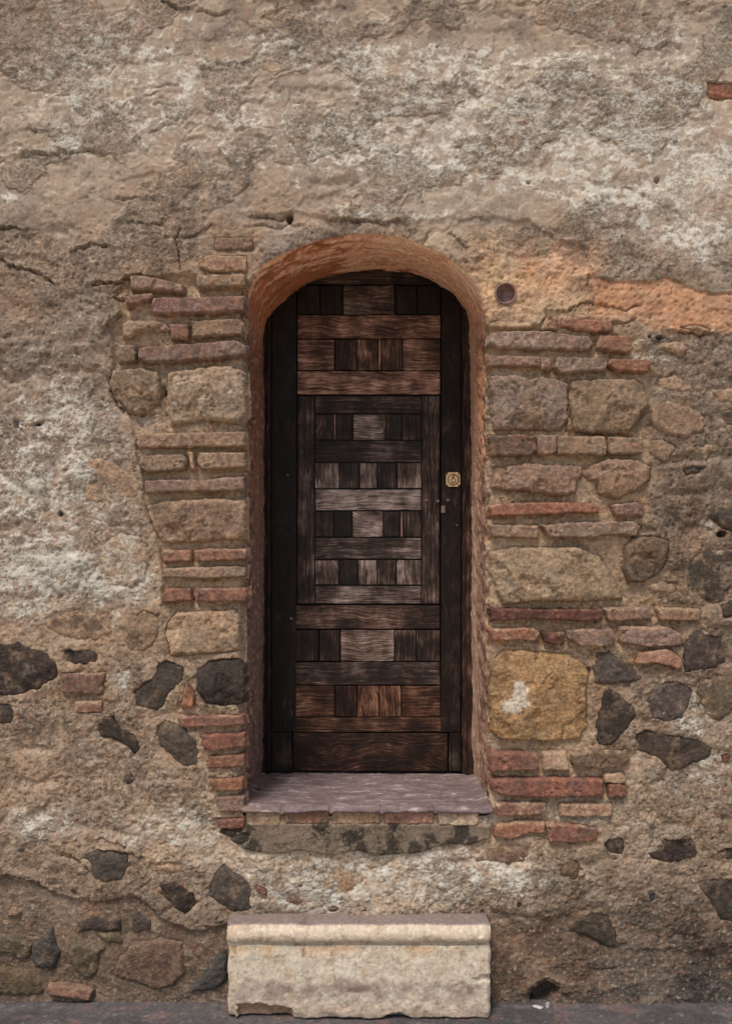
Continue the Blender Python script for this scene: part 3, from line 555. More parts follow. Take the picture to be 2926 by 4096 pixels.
# coats with traced edges
coat_r = 1 - below([(900, 850), (1100, 862), (1180, 850), (1320, 880), (1600, 890), (1926, 874), (2110, 887), (2190, 942), (2350, 1000), (2357, 1062), (2372, 1123), (2590, 1132), (2653, 1105), (2733, 1148), (2837, 1172), (3100, 1180)])
coat_r *= sst(850, 1150, PX)
H += coat_r * 7
low_l = below([(-200, 3500), (60, 3512), (142, 3531), (203, 3571), (345, 3600), (394, 3602), (554, 3586), (591, 3608), (634, 3663), (763, 3725), (920, 3700)]) * (1 - sst(900, 1000, PX))
H -= low_l * 15
low_r = below([(1900, 3630), (2110, 3668), (2270, 3662), (2480, 3780), (2603, 3812), (3100, 3790)], 30, 12) * sst(1900, 1980, PX)
H -= low_r * 7
smoothz = np.clip(low_l * 0.6 + low_r * 0.4, 0, 1)
H = H * (1 - smoothz) + (LOW - 13 * low_l - 6 * low_r + n60 * 3 + n22 * 1.3) * smoothz
zone_l = [(985, 1108), (700, 1095), (560, 1102), (523, 1110), (455, 1171), (483, 1245), (434, 1310), (455, 1393), (446, 1454), (431, 1553), (505, 1648), (523, 1700), (542, 1811), (573, 1923), (566, 2003), (616, 2145), (646, 2286), (640, 2420), (660, 2600), (985, 2620)]
zl = sst(-3, 9, sdf(PX + n60 * 9, PY + n60 * 9, zone_l)) * (1 - sst(2300, 2560, PY))
H -= zl * 18
zone_r = [(1945, 1310), (2170, 1300), (2330, 1330), (2560, 1340), (2620, 1420), (2610, 1700), (2590, 1900), (2580, 2080), (2560, 2200), (2700, 2500), (2600, 2620), (2380, 2960), (2450, 3100), (2400, 3250), (1950, 3350)]
zr = sst(-10, 25, sdf(PX + n60 * 26, PY + n60 * 26, zone_r)); H -= zr * 12
def crack(pts, depth, width, wob=8, sc=1.624, o=(0, 0)):
    global H
    P = [(o[0] + x / sc, o[1] + y / sc) for x, y in pts]
    xa = min(p[0] for p in P) - 60; xb = max(p[0] for p in P) + 60; ya = min(p[1] for p in P) - 60; yb = max(p[1] for p in P) + 60
    i0, i1 = np.searchsorted(ys, [ya, yb]); j0, j1 = np.searchsorted(xs, [xa, xb])
    if i1 <= i0 or j1 <= j0: return
    s = np.s_[i0:i1, j0:j1]
    wbx = n60[s] * 16 + n22[s] * 9; wby = n60[s] * 14 - n22[s] * 9
    d = pdist(PX[s] + wbx, PY[s] + wby, P)
    pa = np.array(sorted(P)); yl = np.interp(PX[s] + wbx, pa[:, 0], pa[:, 1]); ab = sst(-3, 3, yl - PY[s] - wby)
    w = width * (0.15 + 0.9 * np.clip(0.55 + 1.3 * fbm(PX[s], PY[s], 70, 2, 97), 0, 1))
    H[s] += (ab - .35) * depth * .55 * np.exp(-(d / 26.0) ** 1.2)
    H[s] -= depth * (1 - sst(w * 0.2, w * .8, d))
A = (0, 900)
for pts, dp, wd in (([(615, 385), (680, 380), (800, 372), (850, 338), (920, 330)], 26, 13), ([(700, 668), (740, 620), (780, 580)], 22, 9), ([(700, 960), (704, 1060), (760, 1170), (830, 1218), (960, 1212)], 24, 9),
                    ([(500, 170), (545, 155), (585, 128), (690, 138)], 16, 12), ([(1155, 20), (1150, 130), (1165, 310)], 12, 6), ([(0, 215), (60, 260), (130, 285), (240, 310), (350, 375)], 16, 15),
                    ([(1200, 75), (1290, 50), (1360, 10)], 14, 8), ([(740, 470), (760, 490), (800, 480)], 16, 8), ([(1035, 1060), (1055, 1090), (1070, 1060)], 30, 12), ([(230, 1300), (250, 1275)], 26, 9), ([(870, 1340), (880, 1470)], 10, 8)):
    crack(pts, dp, wd, o=A)
for pts, dp, wd in (([(520, 1430), (700, 1442), (850, 1448), (980, 1440)], 10, 7), ([(0, 1410), (200, 1420), (240, 1400)], 14, 12), ([(0, 1470), (150, 1480), (330, 1460)], 10, 10), ([(1300, 1510), (1350, 1570), (1400, 1600)], 10, 8), ([(1120, 1580), (1180, 1520)], 8, 6)):
    crack(pts, dp, wd, o=(1000, 0))
for pts, dp, wd in (([(440, 395), (600, 398), (640, 338), (790, 348), (930, 385), (1000, 350)], 15, 8), ([(360, 500), (400, 460), (430, 360)], 8, 6), ([(30, 510), (200, 516), (350, 512)], 16, 10), ([(1265, 528), (1400, 545), (1490, 548)], 24, 11), ([(560, 860), (562, 1180)], 30, 8), ([(850, 490), (930, 470), (1000, 455)], 10, 8),
                    ([(700, 180), (695, 235)], 14, 8), ([(1230, 1100), (1300, 1080), (1400, 1120)], 12, 8)):
    crack(pts, dp, wd, o=(1926, 1000))
for pts, dp, wd in (([(30, 340), (120, 345), (230, 378), (330, 445)], 12, 12), ([(640, 80), (780, 120), (880, 200)], 12, 9), ([(450, 195), (530, 250), (580, 290)], 14, 10), ([(960, 500), (1040, 600)], 10, 8)):
    crack(pts, dp, wd, o=(0, 3300))
for pts, dp, wd in (([(1050, 0), (1130, 50), (1240, 60)], 12, 9), ([(1300, 80), (1420, 108), (1480, 90)], 12, 9), ([(140, 1000), (300, 1005), (600, 985)], 10, 12), ([(0, 1480), (170, 1500)], 14, 10), ([(840, 1440), (960, 1460), (1040, 1460), (1050, 1420)], 12, 9), ([(740, 1290), (920, 1295)], 9, 9), ([(180, 830), (260, 870)], 9, 8), ([(900, 910), (1050, 800)], 7, 6)):
    crack(pts, dp, wd, o=(0, 0))
for x, y, rx, ry, dp in ((1158, 873, 15, 20, 70), (240, 2055, 10, 12, 45), (150, 1697, 9, 8, 30), (2885, 2138, 20, 14, 45), (2355, 2690, 9, 22, 30), (2636, 1352, 18, 8, 30), (2620, 727, 10, 12, 26), (2110, 733, 8, 8, 20), (1688, 818, 5, 5, 18), (1745, 458 - 260, 5, 5, 14), (2019, 1176, 39, 39, 75), (960, 3795, 5, 5, 10), (2595, 1348, 6, 6, 20), (675, 200, 4, 4, 8)):
    d = np.hypot((PX - x + n22 * (3 if rx < 30 else 0)) / rx, (PY - y) / ry); H -= dp * (1 - sst(0.75, 1.1, d))
# hollow broken out at the foot, right
hol = sdf(PX + n60 * 10, PY + n60 * 10, [(2128, 3955), (2150, 3942), (2190, 3932), (2240, 3958), (2235, 3990), (2195, 4030), (2120, 4035), (2115, 3990)])
H -= 75 * sst(-4, 14, hol); H += 12 * np.exp(-np.abs(hol + 22) / 16) * (PY < 3975)
# mortar apron under the sill
apr_p = [(850 + x / 1.3533, 2950 + y / 1.3533) for x, y in [(172, 452), (176, 490), (120, 560), (170, 605), (350, 630), (500, 612), (620, 640), (700, 630), (790, 612), (880, 640), (1000, 632), (1110, 625), (1200, 592), (1280, 572), (1400, 580), (1500, 540), (1512, 470), (1400, 462), (1220, 460), (900, 458), (600, 462), (400, 455)]]
apd = sdf(PX + n60 * 9, PY + n60 * 7, apr_p); apron = sst(-2, 10, apd)
H = H * (1 - apron) + (LOW * 0.5 + 10 + n60 * 3 + n22 * 1.2 - 14 * sst(3360, 3400, PY) * 0 + 6 * np.exp(-np.maximum(apd, 0) / 12)) * apron

# ------------------------------------------------------------------ the wall's own colours
CC = np.zeros(PX.shape + (3,)); CC[:] = lin((152, 133, 115))
def blob(x, y, rx, ry, col, a=1.0, soft=0.45, ns=0.55):
    global CC
    d = np.hypot((PX - x) / rx, (PY - y) / ry)
    sel = d < 1.8
    m = np.zeros_like(d); m[sel] = a * (1 - sst(1 - soft, 1 + soft, d[sel] + ns * n200[sel] + 0.18 * n60[sel])); CC = mixc(CC, col, m)
blob(600, 1200, 900, 420, (132, 112, 95), .9); blob(250, 1550, 700, 600, (140, 119, 101), .9)
blob(350, 2300, 800, 500, (158, 134, 112), .85); blob(450, 3000, 900, 500, (160, 136, 113), .9)
blob(1500, 3450, 1000, 330, (202, 178, 150), .95); blob(2550, 3200, 700, 400, (160, 137, 114), .95)
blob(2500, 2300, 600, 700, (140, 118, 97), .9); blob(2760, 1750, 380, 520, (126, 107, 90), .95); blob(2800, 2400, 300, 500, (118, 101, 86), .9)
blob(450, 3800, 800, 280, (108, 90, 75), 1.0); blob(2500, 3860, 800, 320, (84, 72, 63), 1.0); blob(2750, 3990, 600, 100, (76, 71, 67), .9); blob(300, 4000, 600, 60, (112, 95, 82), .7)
blob(2100, 3870, 260, 160, (128, 100, 80), .6)
blob(300, 80, 500, 110, (146, 124, 103), .8); blob(1300, 40, 900, 110, (158, 136, 112), .8); blob(2400, 60, 600, 100, (146, 121, 94), .75)
blob(1750, 600, 900, 330, (168, 151, 133), .6); blob(2500, 500, 600, 500, (167, 150, 132), .6)
blob(700, 560, 320, 150, (150, 130, 112), .7); blob(1080, 760, 120, 110, (152, 126, 100), .8, .2, .3)
blob(2080, 1120, 300, 210, (196, 158, 122), .95, .3); blob(2240, 1010, 180, 110, (188, 144, 112), .8); blob(2180, 1090, 120, 60, (202, 154, 114), .5)
blob(2000, 1090, 70, 60, (214, 182, 138), .6); blob(2010, 1260, 120, 70, (192, 158, 124), .7)
og = (1 - coat_r) * (1 - below([(2300, 1290), (2500, 1290), (2700, 1330), (3000, 1330)], 30, 14)) * sst(2330, 2380, PX + n60 * 15) * sst(1000, 1060, PY)
CC = mixc(CC, (192, 140, 102), og * 0.95)
blob(1120, 970, 130, 75, (152, 132, 120), .85, .2, .2); blob(940, 1060, 120, 40, (158, 124, 104), .6)
blob(1750, 950, 260, 60, (198, 168, 132), .6)
CC = mixc(CC, (166, 152, 136), upper * .4)
# blotches of grey and warm tone
CC *= (1 + 0.16 * fbm(PX, PY, 300, 4, 61) + 0.10 * n60 + 0.08 * n22)[..., None]
t = np.clip(fbm(wx, wy, 240, 4, 62) * 1.6, -1, 1)
CC = CC * (1 + t[..., None] * np.array([0.07, 0.0, -0.07]))
g = sst(0.12, 0.4, fbm(wx, wy, 170, 5, 63, sx=1.7)) * (0.3 + 0.4 * upper); CC = mixc(CC, (112, 98, 88), g * 0.55)
for cm, cl_, am in ((COAT[0], (162, 147, 131), .45), (COAT[1], (138, 118, 101), .5), (COAT[3], (158, 140, 120), .35)):
    CC = mixc(CC, cl_, cm * am * (.35 + .65 * upper))
CC = mixc(CC, (192, 176, 152), LIP * np.clip(.1 + 1.6 * n60 + .5 * n22, 0, 1) * (.25 + .6 * upper))
CC *= np.clip(1 + .52 * fbm(wx, wy, 95, 6, 64, gain=.74), .35, 1.7)[..., None]
CC = mixc(CC, (92, 80, 70), sst(.14, .36, fbm(wx, wy, 210, 6, 65, gain=.62)) * .5 * (1 - og))
CC = mixc(CC, (172, 140, 112), sst(.18, .4, fbm(wx, wy, 150, 5, 66, gain=.6)) * .35)
CC = mixc(CC, (110, 95, 82), rub * cob * sst(.6, .9, wcid) * np.clip(.45 + .9 * n60, 0, .8)); CC = mixc(CC, (150, 118, 92), rub * cob * (1 - sst(.4, .6, wcid)) * .4)
# limewash left in flakes
W = np.zeros_like(PX)
def wblob(x, y, rx, ry, a):
    global W
    d = np.hypot((PX - x) / rx, (PY - y) / ry); W = np.maximum(W, a * np.exp(-d ** 2 * 0.65))
for a in ((1700, 250, 700, 110, .62), (2200, 280, 600, 90, .62), (1500, 560, 450, 200, .62), (1750, 620, 350, 180, .6), (2350, 600, 420, 260, .68), (2500, 780, 450, 120, .7), (2800, 680, 250, 120, .7), (2050, 700, 260, 120, .6), (1250, 640, 300, 200, .5), (2780, 950, 220, 140, .66), (2550, 900, 140, 180, .5),
          (300, 370, 120, 90, .62), (520, 230, 160, 120, .5), (760, 300, 60, 60, .75), (270, 580, 90, 70, .66), (900, 250, 300, 180, .45), (100, 620, 200, 120, .42), (50, 800, 60, 30, .6), (1480, 850, 260, 40, .6), (1100, 200, 300, 120, .5), (1700, 870, 200, 40, .55),
          (330, 1300, 200, 200, .42), (250, 1650, 330, 220, .6), (120, 1950, 260, 170, .72), (180, 2260, 300, 150, .86), (430, 2340, 200, 110, .78), (100, 2420, 170, 80, .7), (480, 1450, 120, 120, .45), (330, 1880, 160, 120, .62), (420, 2080, 200, 120, .5), (100, 2700, 60, 120, .4),
          (150, 3290, 200, 90, .62), (560, 3330, 260, 90, .5), (740, 3300, 260, 110, .6), (1250, 3560, 320, 130, .72), (1750, 3530, 330, 110, .66), (2050, 3500, 220, 120, .6), (2300, 3230, 200, 90, .6), (2560, 3110, 160, 180, .45), (2760, 2880, 120, 130, .6), (2820, 3060, 120, 100, .6), (2600, 3380, 250, 80, .45), (1980, 3280, 180, 70, .5),
          (2640, 1420, 160, 100, .45), (2560, 1450, 80, 120, .5), (2850, 1550, 200, 200, .35), (2830, 2100, 60, 80, .5), (460, 2480, 40, 50, .6), (480, 2720, 50, 50, .65), (2130, 3960, 100, 30, .5), (1450, 2000, 3000, 3000, .22), (1900, 480, 1200, 460, .55), (2600, 550, 600, 620, .56), (500, 330, 700, 420, .53), (1000, 500, 500, 300, .5), (250, 1900, 560, 800, .5), (1500, 3480, 900, 180, .6), (2600, 3200, 500, 420, .42), (500, 3000, 600, 400, .34)):
    wblob(*a)
W = np.where(W > .5, .5 + (W - .5) * .45, W)
W *= 1 - .7 * sst(3620, 3760, PY + n200 * 60)
wn = fbm(wx, wy, 70, 6, 71, gain=0.68) * 0.5 + 0.5; wn2 = fbm(PX, PY, 24, 4, 72, gain=0.7) * 0.5 + 0.5
wv = 0.6 * wn + 0.4 * wn2
wmask = sst(-0.03, 0.05, wv - (1.03 - W * 0.82)) 
wmask2 = sst(-0.10, 0.22, wv - (1.05 - W * 0.82))
CC = mixc(CC, (186, 172, 150), wmask2 * 0.55 * (1 - apron)); CC = mixc(CC, (192, 182, 160), wmask * 0.7 * (1 - apron))
H += wmask * 1.3
for x, y, rx, ry in ((505, 215, 24, 16), (395, 170, 26, 18), (300, 395, 38, 30), (752, 325, 26, 28), (268, 590, 28, 10), (268, 560, 8, 22), (46, 795, 28, 12), (760, 85, 16, 12), (640, 155, 12, 20), (2355, 1180 + 560, 1, 1), (2270, 3255, 60, 15), (700, 130, 9, 10), (330, 215, 18, 10), (590, 590, 12, 8), (2560, 900, 34, 24)):
    d = np.hypot((PX - x + n22 * 20 + n60 * 26) / rx, (PY - y + n22 * 18 + n200 * 20) / ry); m = 1 - sst(0.85, 1.1, d); CC = mixc(CC, (206, 204, 190), m * .95); H += m * 1.5
for o, pts in (((0, 0), [(1265, 600), (1200, 760), (1140, 860)]), ((0, 0), [(1370, 720), (1330, 820), (1210, 905)]), ((0, 0), [(1345, 860), (1260, 920), (1175, 955)]), ((0, 0), [(1295, 715), (1240, 790), (1185, 840)]), ((0, 0), [(1430, 840), (1340, 930), (1260, 990)]), ((0, 0), [(1250, 840), (1180, 910)]),
               ((0, 0), [(1330, 560), (1340, 690)]), ((0, 0), [(860, 60), (858, 180), (850, 400), (830, 560), (820, 640), (890, 660)]), ((0, 0), [(600, 760), (630, 850), (680, 830)]), ((0, 0), [(770, 810), (830, 900)]), ((0, 0), [(960, 760), (975, 830)]), ((0, 0), [(0, 450), (110, 440), (160, 490), (90, 580)]), ((0, 0), [(200, 600), (300, 570), (410, 600)]), ((0, 0), [(860, 480), (960, 450), (1060, 420)]),
               ((1000, 0), [(465, 820), (480, 770), (530, 730), (600, 700)]), ((1000, 0), [(1400, 740), (1490, 790), (1560, 850), (1624, 905)]), ((1926, 0), [(0, 790), (90, 885), (150, 960), (215, 1035)]), ((1000, 0), [(1570, 470), (1555, 580), (1500, 640), (1505, 700), (1620, 690)]), ((1926, 0), [(220, 520), (260, 560), (350, 575), (400, 560)]), ((1926, 0), [(850, 660), (800, 780), (740, 920), (725, 990)]), ((1926, 0), [(560, 330), (690, 330), (700, 420), (740, 480), (1130, 500)]), ((1926, 0), [(1150, 610), (1220, 700), (1280, 730), (1400, 740)]), ((1926, 0), [(70, 490), (75, 560), (20, 620)]), ((1000, 0), [(760, 100), (800, 70), (880, 110), (900, 150)])):
    P = [(o[0] + x / 1.624, o[1] + y / 1.624) for x, y in pts]; xa, xb = min(p[0] for p in P) - 40, max(p[0] for p in P) + 40; ya, yb = min(p[1] for p in P) - 40, max(p[1] for p in P) + 40
    i0, i1 = np.searchsorted(ys, [ya, yb]); j0, j1 = np.searchsorted(xs, [xa, xb]); q_ = np.s_[i0:i1, j0:j1]
    dl = pdist(PX[q_] + n60[q_] * 9 + n22[q_] * 5, PY[q_] + n60[q_] * 9, P); ml = (1 - sst(1.5, 5.5, dl)) * np.clip(.5 + 1.8 * n60[q_] + n22[q_], 0, 1)
    CC[q_] = mixc(CC[q_], (206, 192, 166), ml * .85); H[q_] += ml * 1.0; H[q_] -= 1.4 * np.exp(-((dl - 9) / 4.0) ** 2) * (n60[q_] > 0)
SMO = np.maximum(SMO, .8 * np.clip(og, 0, 1)); SMO = np.maximum(SMO, .6 * (1 - sst(.7, 1.1, np.hypot((PX - 2130) / 260, (PY - 1120) / 190) + .3 * n60)))
# grit and crushed brick in the mortar
gr = fbm(PX, PY, 9, 2, 81); CC = mixc(CC, (78, 66, 56), sst(0.44, 0.6, gr) * 0.55 * (0.25 + 0.75 * lower))
gr2 = fbm(PX, PY, 13, 2, 82); CC = mixc(CC, (200, 182, 156), sst(0.42, 0.58, gr2) * 0.5 * (0.35 + 0.65 * lower))
gr3 = fbm(PX, PY, 30, 2, 83); CC = mixc(CC, (146, 92, 68), sst(0.5, 0.58, gr3) * 0.5 * lower)
CC = mixc(CC, (86, 76, 66), sst(0.45, 0.6, fbm(wx, wy, 46, 3, 84)) * 0.4 * (1 - upper * .6))
# apron: grey render with black growth
CC = mixc(CC, (122, 108, 92), apron * 0.95)
mo = np.zeros_like(PX)
for x, y, r in ((590, 500, 62), (770, 545, 60), (800, 600, 50), (960, 590, 75), (1090, 605, 60), (1180, 545, 50), (1330, 515, 80), (1400, 550, 50), (130, 545, 60), (225, 590, 60), (210, 490, 40), (980, 460, 40), (920, 640, 30), (1080, 640, 40)):
    mo = np.maximum(mo, np.exp(-((PX - 850 - x / 1.3533) ** 2 + (PY - 2950 - y / 1.3533) ** 2) / (r / 1.3533) ** 2))
mm = sst(-0.1, 0.16, .8 * mo - 0.40 + .95 * fbm(wx, wy, 50, 6, 85, gain=.74)) * sst(-6, 3, apd)
CC = mixc(CC, (50, 45, 40), mm * .88)
CC = mixc(CC, (62, 58, 56), (1 - sst(0, 55, PX - 958 + n60 * 10)) * apron * .7)

# ------------------------------------------------------------------ wall parent and the pieces set in it
wall = thing('rubble_wall', 'old patched rubble wall of flaking plaster, brick courses and stones', 'wall')
near = np.zeros_like(PX); rec = np.zeros_like(PX); bury = np.zeros(PX.shape, bool)
def window(P, m):
    x0 = min(p[0] for p in P) - m; x1 = max(p[0] for p in P) + m; y0 = min(p[1] for p in P) - m; y1 = max(p[1] for p in P) + m
    i0, i1 = np.searchsorted(ys, [y0, y1]); j0, j1 = np.searchsorted(xs, [x0, x1]); return np.s_[i0:i1, j0:j1]
floorH = np.full(PX.shape, 1e3)
for k, (kind, colr, prot, wh, sm, P) in enumerate(PIECES):
    s = window(P, 90); d = piece_sdf(PX[s], PY[s], P, kind, 200 + 3 * k); out = np.maximum(-d, 0)
    if kind == 'f':
        inside = sst(-10, 14, d); cov = np.clip(0.62 + 1.1 * n60[s] + 0.5 * n22[s], 0, 1)
        rec[s] = np.maximum(rec[s], inside * cov * 9)
    else:
        up = sst(-10, 10, (PY[s] - np.mean([p[1] for p in P])) / 4)         # joints open more under a piece than over it
        if k in EMB:
            near[s] = np.maximum(near[s], 0.3 * np.exp(-(out / 30.0) ** 2)); floorH[s] = np.minimum(floorH[s], LOW[s] + 14 - 46 * sst(3, 24, d - 9 * n60[s])); bury[s] |= d > 34
            rec[s] = np.maximum(rec[s], 2.5 * sst(-8, 10, d) * np.clip(.4 + 1.6 * n60[s], 0, 1)); continue
        rec[s] = np.maximum(rec[s], ((6.5 if kind == 'b' else 3.0) + (8.0 if kind == 'b' else 5.0) * up) * np.clip(.55 + 1.5 * n60[s], 0, 1.3) * np.exp(-(out / 17.0) ** 1.5))
        if kind == 'b': near[s] = np.maximum(near[s], np.exp(-(out / 48.0) ** 2))
        else: near[s] = np.maximum(near[s], 0.5 * np.exp(-(out / 30.0) ** 2))
        floorH[s] = np.where(d > -3, np.minimum(floorH[s], LOW[s] + 10 - 42 * sst(-2, 11, d)), floorH[s]); bury[s] |= d > 18
H -= rec * (1 - apron * .7)
nz = near * np.clip(zl + zr + 0.35, 0, 1) * (1 - apron)
CC = mixc(CC, (190, 162, 130), np.clip(nz * (0.75 + 0.5 * n60), 0, .9))
CC = mixc(CC, (160, 112, 62), np.clip(sst(0.1, 0.45, fbm(PX, PY, 90, 4, 91)) * nz * 0.5, 0, 1))
H = np.minimum(H, floorH)
# ragged arris of the jambs: mortar eaten away beside the reveal
dop = -sdf(PX, PY, OPEN)                      # distance outside the opening
jamb = sst(1090, 1200, PY) * (1 - sst(3180, 3260, PY))
jl = jamb * (PX < 1463); jr = jamb * (PX > 1463) * sst(1290, 1350, PY)
H -= (jl + jr) * 34 * (1 - sst(2, 34, dop + n60 * 16)) * (0.5 + 0.8 * np.clip(0.5 + n60, 0, 1))
H -= 4 * (1 - sst(0, 16, dop)) * (1 - jamb)

# snap the sheet's rim onto the opening
co = np.stack([PX, PY, H], -1)
Pn = np.array(OPEN); rim = np.abs(dop) < STEP * 0.75
ri, rj = np.nonzero(rim); q = np.stack([PX[rim], PY[rim]], -1)
dense = FR
for i0 in range(0, len(q), 2000):
    dd = ((q[i0:i0 + 2000, None, :] - dense[None]) ** 2).sum(-1); jn = dd.argmin(1)
    ok = np.sqrt(dd.min(1)) < STEP * 0.8
    co[ri[i0:i0 + 2000][ok], rj[i0:i0 + 2000][ok], :2] = dense[jn][ok]
cen = lambda a: (a[:-1, :-1] + a[1:, :-1] + a[:-1, 1:] + a[1:, 1:]) / 4
keep = cen(dop) > -0.5
allb = bury[:-1, :-1] & bury[1:, :-1] & bury[:-1, 1:] & bury[1:, 1:]
keep &= ~allb
V = np.stack([(co[..., 0] - CX) * U, -co[..., 2] * 0.001, (GY - co[..., 1]) * U], -1).reshape(-1, 3)
Q = grid_quads(ny, nx, keep)[:, ::-1]
V2, Q2, C2 = compact(V, Q, np.concatenate([CC.reshape(-1, 3), (W * (1 - apron * .8)).reshape(-1, 1), SMO.reshape(-1, 1)], 1))
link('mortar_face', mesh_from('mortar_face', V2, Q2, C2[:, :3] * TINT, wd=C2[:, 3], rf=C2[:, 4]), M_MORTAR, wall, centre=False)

def make_piece(k, kind, colr, prot, wh, sm, P, name, parent, base=0.0, low=True, back=30.0):
    rs = np.random.RandomState(1000 + k)
    x0 = min(p[0] for p in P) - 8; x1 = max(p[0] for p in P) + 8; y0 = min(p[1] for p in P) - 8; y1 = max(p[1] for p in P) + 8
    st = 4.0 if min(x1 - x0, y1 - y0) < 150 else 5.0
    gx, gy = np.meshgrid(np.arange(x0, x1 + st, st), np.arange(y0, y1 + st, st))
    d = piece_sdf(gx, gy, P, kind, 200 + 3 * k)
    size = min(x1 - x0, y1 - y0) - 16
    emb = k in EMB; prot = prot * .62 if emb else prot
    r = min(size * 0.45, 8 if kind == 'b' else 17) * (1.0 if kind != 'f' and not emb else 1.4)
    t = np.clip(d / r, 0, 1); prof = np.sqrt(1 - (1 - t) ** 2)
    cx, cy = (x0 + x1) / 2, (y0 + y1) / 2
    L = undulate(gx, gy) if low else 0
    f40 = fbm(gx, gy, 46, 4, 300 + k); f15 = fbm(gx, gy, 15, 3, 301 + k); f120 = fbm(gx, gy, 120, 3, 302 + k)
    rid = fbm(gx + f40 * 14, gy, 80, 4, 303 + k, ridged=True)
    tx, ty = rs.uniform(-.02, .02, 2)
    top = prot - 3 + base + tx * (gx - cx) + ty * (gy - cy)
    if kind == 'b':
        surf = top + f40 * 3.2 + f15 * 1.7 + f120 * 3.4
        surf -= 7 * sst(0.2, 0.32, f40) * sst(0.05, 0.3, f120)           # spalled patches
    else:
        fac = np.full(gx.shape, 1e3)
        for i in range(7):
            a = rs.uniform(0, 2 * np.pi); sl = rs.uniform(.05, .26); off = rs.uniform(0.0, .26) * size * 0.35
            fac = np.minimum(fac, off * 0.5 - sl * ((gx - cx) * np.cos(a) + (gy - cy) * np.sin(a)))
        surf = top + np.clip(fac, -prot * .8, 6) * 0.8 + f120 * 5 + f40 * 3.6 + f15 * 1.8 + np.minimum(rid, .4) * 5.5
        brk = fbm(gx + f15 * 10, gy + f40 * 16, 120, 4, 313 + k); surf -= (6 * sst(.12, .17, brk) + 5 * sst(.3, .34, brk)) * (prot > 12)
        if kind == 'f': surf = prot - 8 + base + np.clip(fac, -6, 4) * .4 + f120 * 3 + f40 * 3 + f15 * 1.5
    h = L - back + (surf + back) * prof
    c = np.zeros(gx.shape + (3,)); c[:] = lin(C[colr])
    lum = 1 + 0.26 * f120 + 0.20 * f40 + 0.12 * f15 + rs.uniform(-.08, .08)
    c = c * lum[..., None] * (1 + np.clip(fbm(gx, gy, 90, 3, 305 + k), -1, 1)[..., None] * np.array([.10, 0, -.10])) * (1 + rs.uniform(-.05, .05, 3))
    if kind == 'b':
        c = mixc(c, (104, 84, 74), sst(0.05, 0.5, fbm(gx, gy, 70, 4, 306 + k)) * .5)
        c = mixc(c, (168, 120, 92), sst(0.2, 0.5, fbm(gx, gy, 36, 4, 307 + k)) * .45)
    else:
        c = mixc(c, (150, 122, 92), sst(0.15, 0.6, fbm(gx, gy, 60, 4, 308 + k)) * (.10 if colr in ('black', 'dark', 'slate', 'blue') else .4))
        c = mixc(c, (60, 52, 46), sst(0.2, 0.6, fbm(gx, gy, 44, 4, 309 + k)) * .35)
    if emb or kind == 'f':                          # dust and skim left on half-bedded stones
        c = mixc(c, (150, 126, 102), sst(.02, .5, fbm(gx + f40 * 10, gy, 70, 6, 312 + k, gain=.7)) * .5)
        c = mixc(c, (120, 102, 86), np.full(gx.shape, .07))
    # mortar smeared over the edges
    sme = sst(-0.15, 0.2, sm * 1.5 - 0.42 - d / (60 if kind != 'f' else 110) + 0.6 * fbm(gx, gy, 50, 5, 310 + k, gain=.62))
    c = mixc(c, (130, 108, 90) if cy > 3600 else ((172, 146, 118) if cy > 1000 else (160, 138, 116)), np.clip(sme * .8, 0, 1))
    w = 0.6 * (fbm(gx + f40 * 12, gy, 60, 5, 311 + k, gain=.66) * .5 + .5) + .4 * (f15 * .5 + .5)
    wm = sst(-.04, .06, w - (0.98 - wh * .68)); wm2 = sst(-.1, .2, w - (1.0 - wh * .68))
    c = mixc(c, (176, 160, 138), wm2 * .45); c = mixc(c, (196, 186, 166), wm * .75)
    if colr == 'ochre':                          # the flake of limewash on the big ochre block
        wd = sdf(gx + f15 * 7 + f40 * 6, gy + f15 * 7, [(2050, 2725), (2075, 2712), (2110, 2745), (2100, 2780), (2118, 2815), (2080, 2830), (2062, 2850), (2000, 2838), (2005, 2800), (2040, 2790)])
        c = mixc(c, (212, 202, 182), sst(-2, 3, wd) * .92)
    kp = d > -st * 1.3
    kk = kp[:-1, :-1] | kp[1:, :-1] | kp[:-1, 1:] | kp[1:, 1:]
    V = np.stack([(gx - CX) * U, -h * .001, (GY - gy) * U], -1).reshape(-1, 3)
    Qs = grid_quads(*gx.shape, kk)[:, ::-1]
    a, b, cc = compact(V, Qs, c.reshape(-1, 3))
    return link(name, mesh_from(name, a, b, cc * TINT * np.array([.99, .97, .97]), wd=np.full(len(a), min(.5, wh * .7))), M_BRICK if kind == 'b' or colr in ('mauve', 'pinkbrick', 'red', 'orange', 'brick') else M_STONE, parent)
for k, (kind, colr, prot, wh, sm, P) in enumerate(PIECES):
    isb = kind == 'b' or (kind == 'f' and colr in ('mauve', 'pinkbrick', 'red', 'brick', 'greybrick'))
    make_piece(k, kind, colr, prot, wh, sm, P, 'brick' if isb else 'stone', wall)

# ------------------------------------------------------------------ reveal of the doorway (plastered jambs and arch soffit)
NT = 46
BK = smooth_path(BACK, NS, 41)
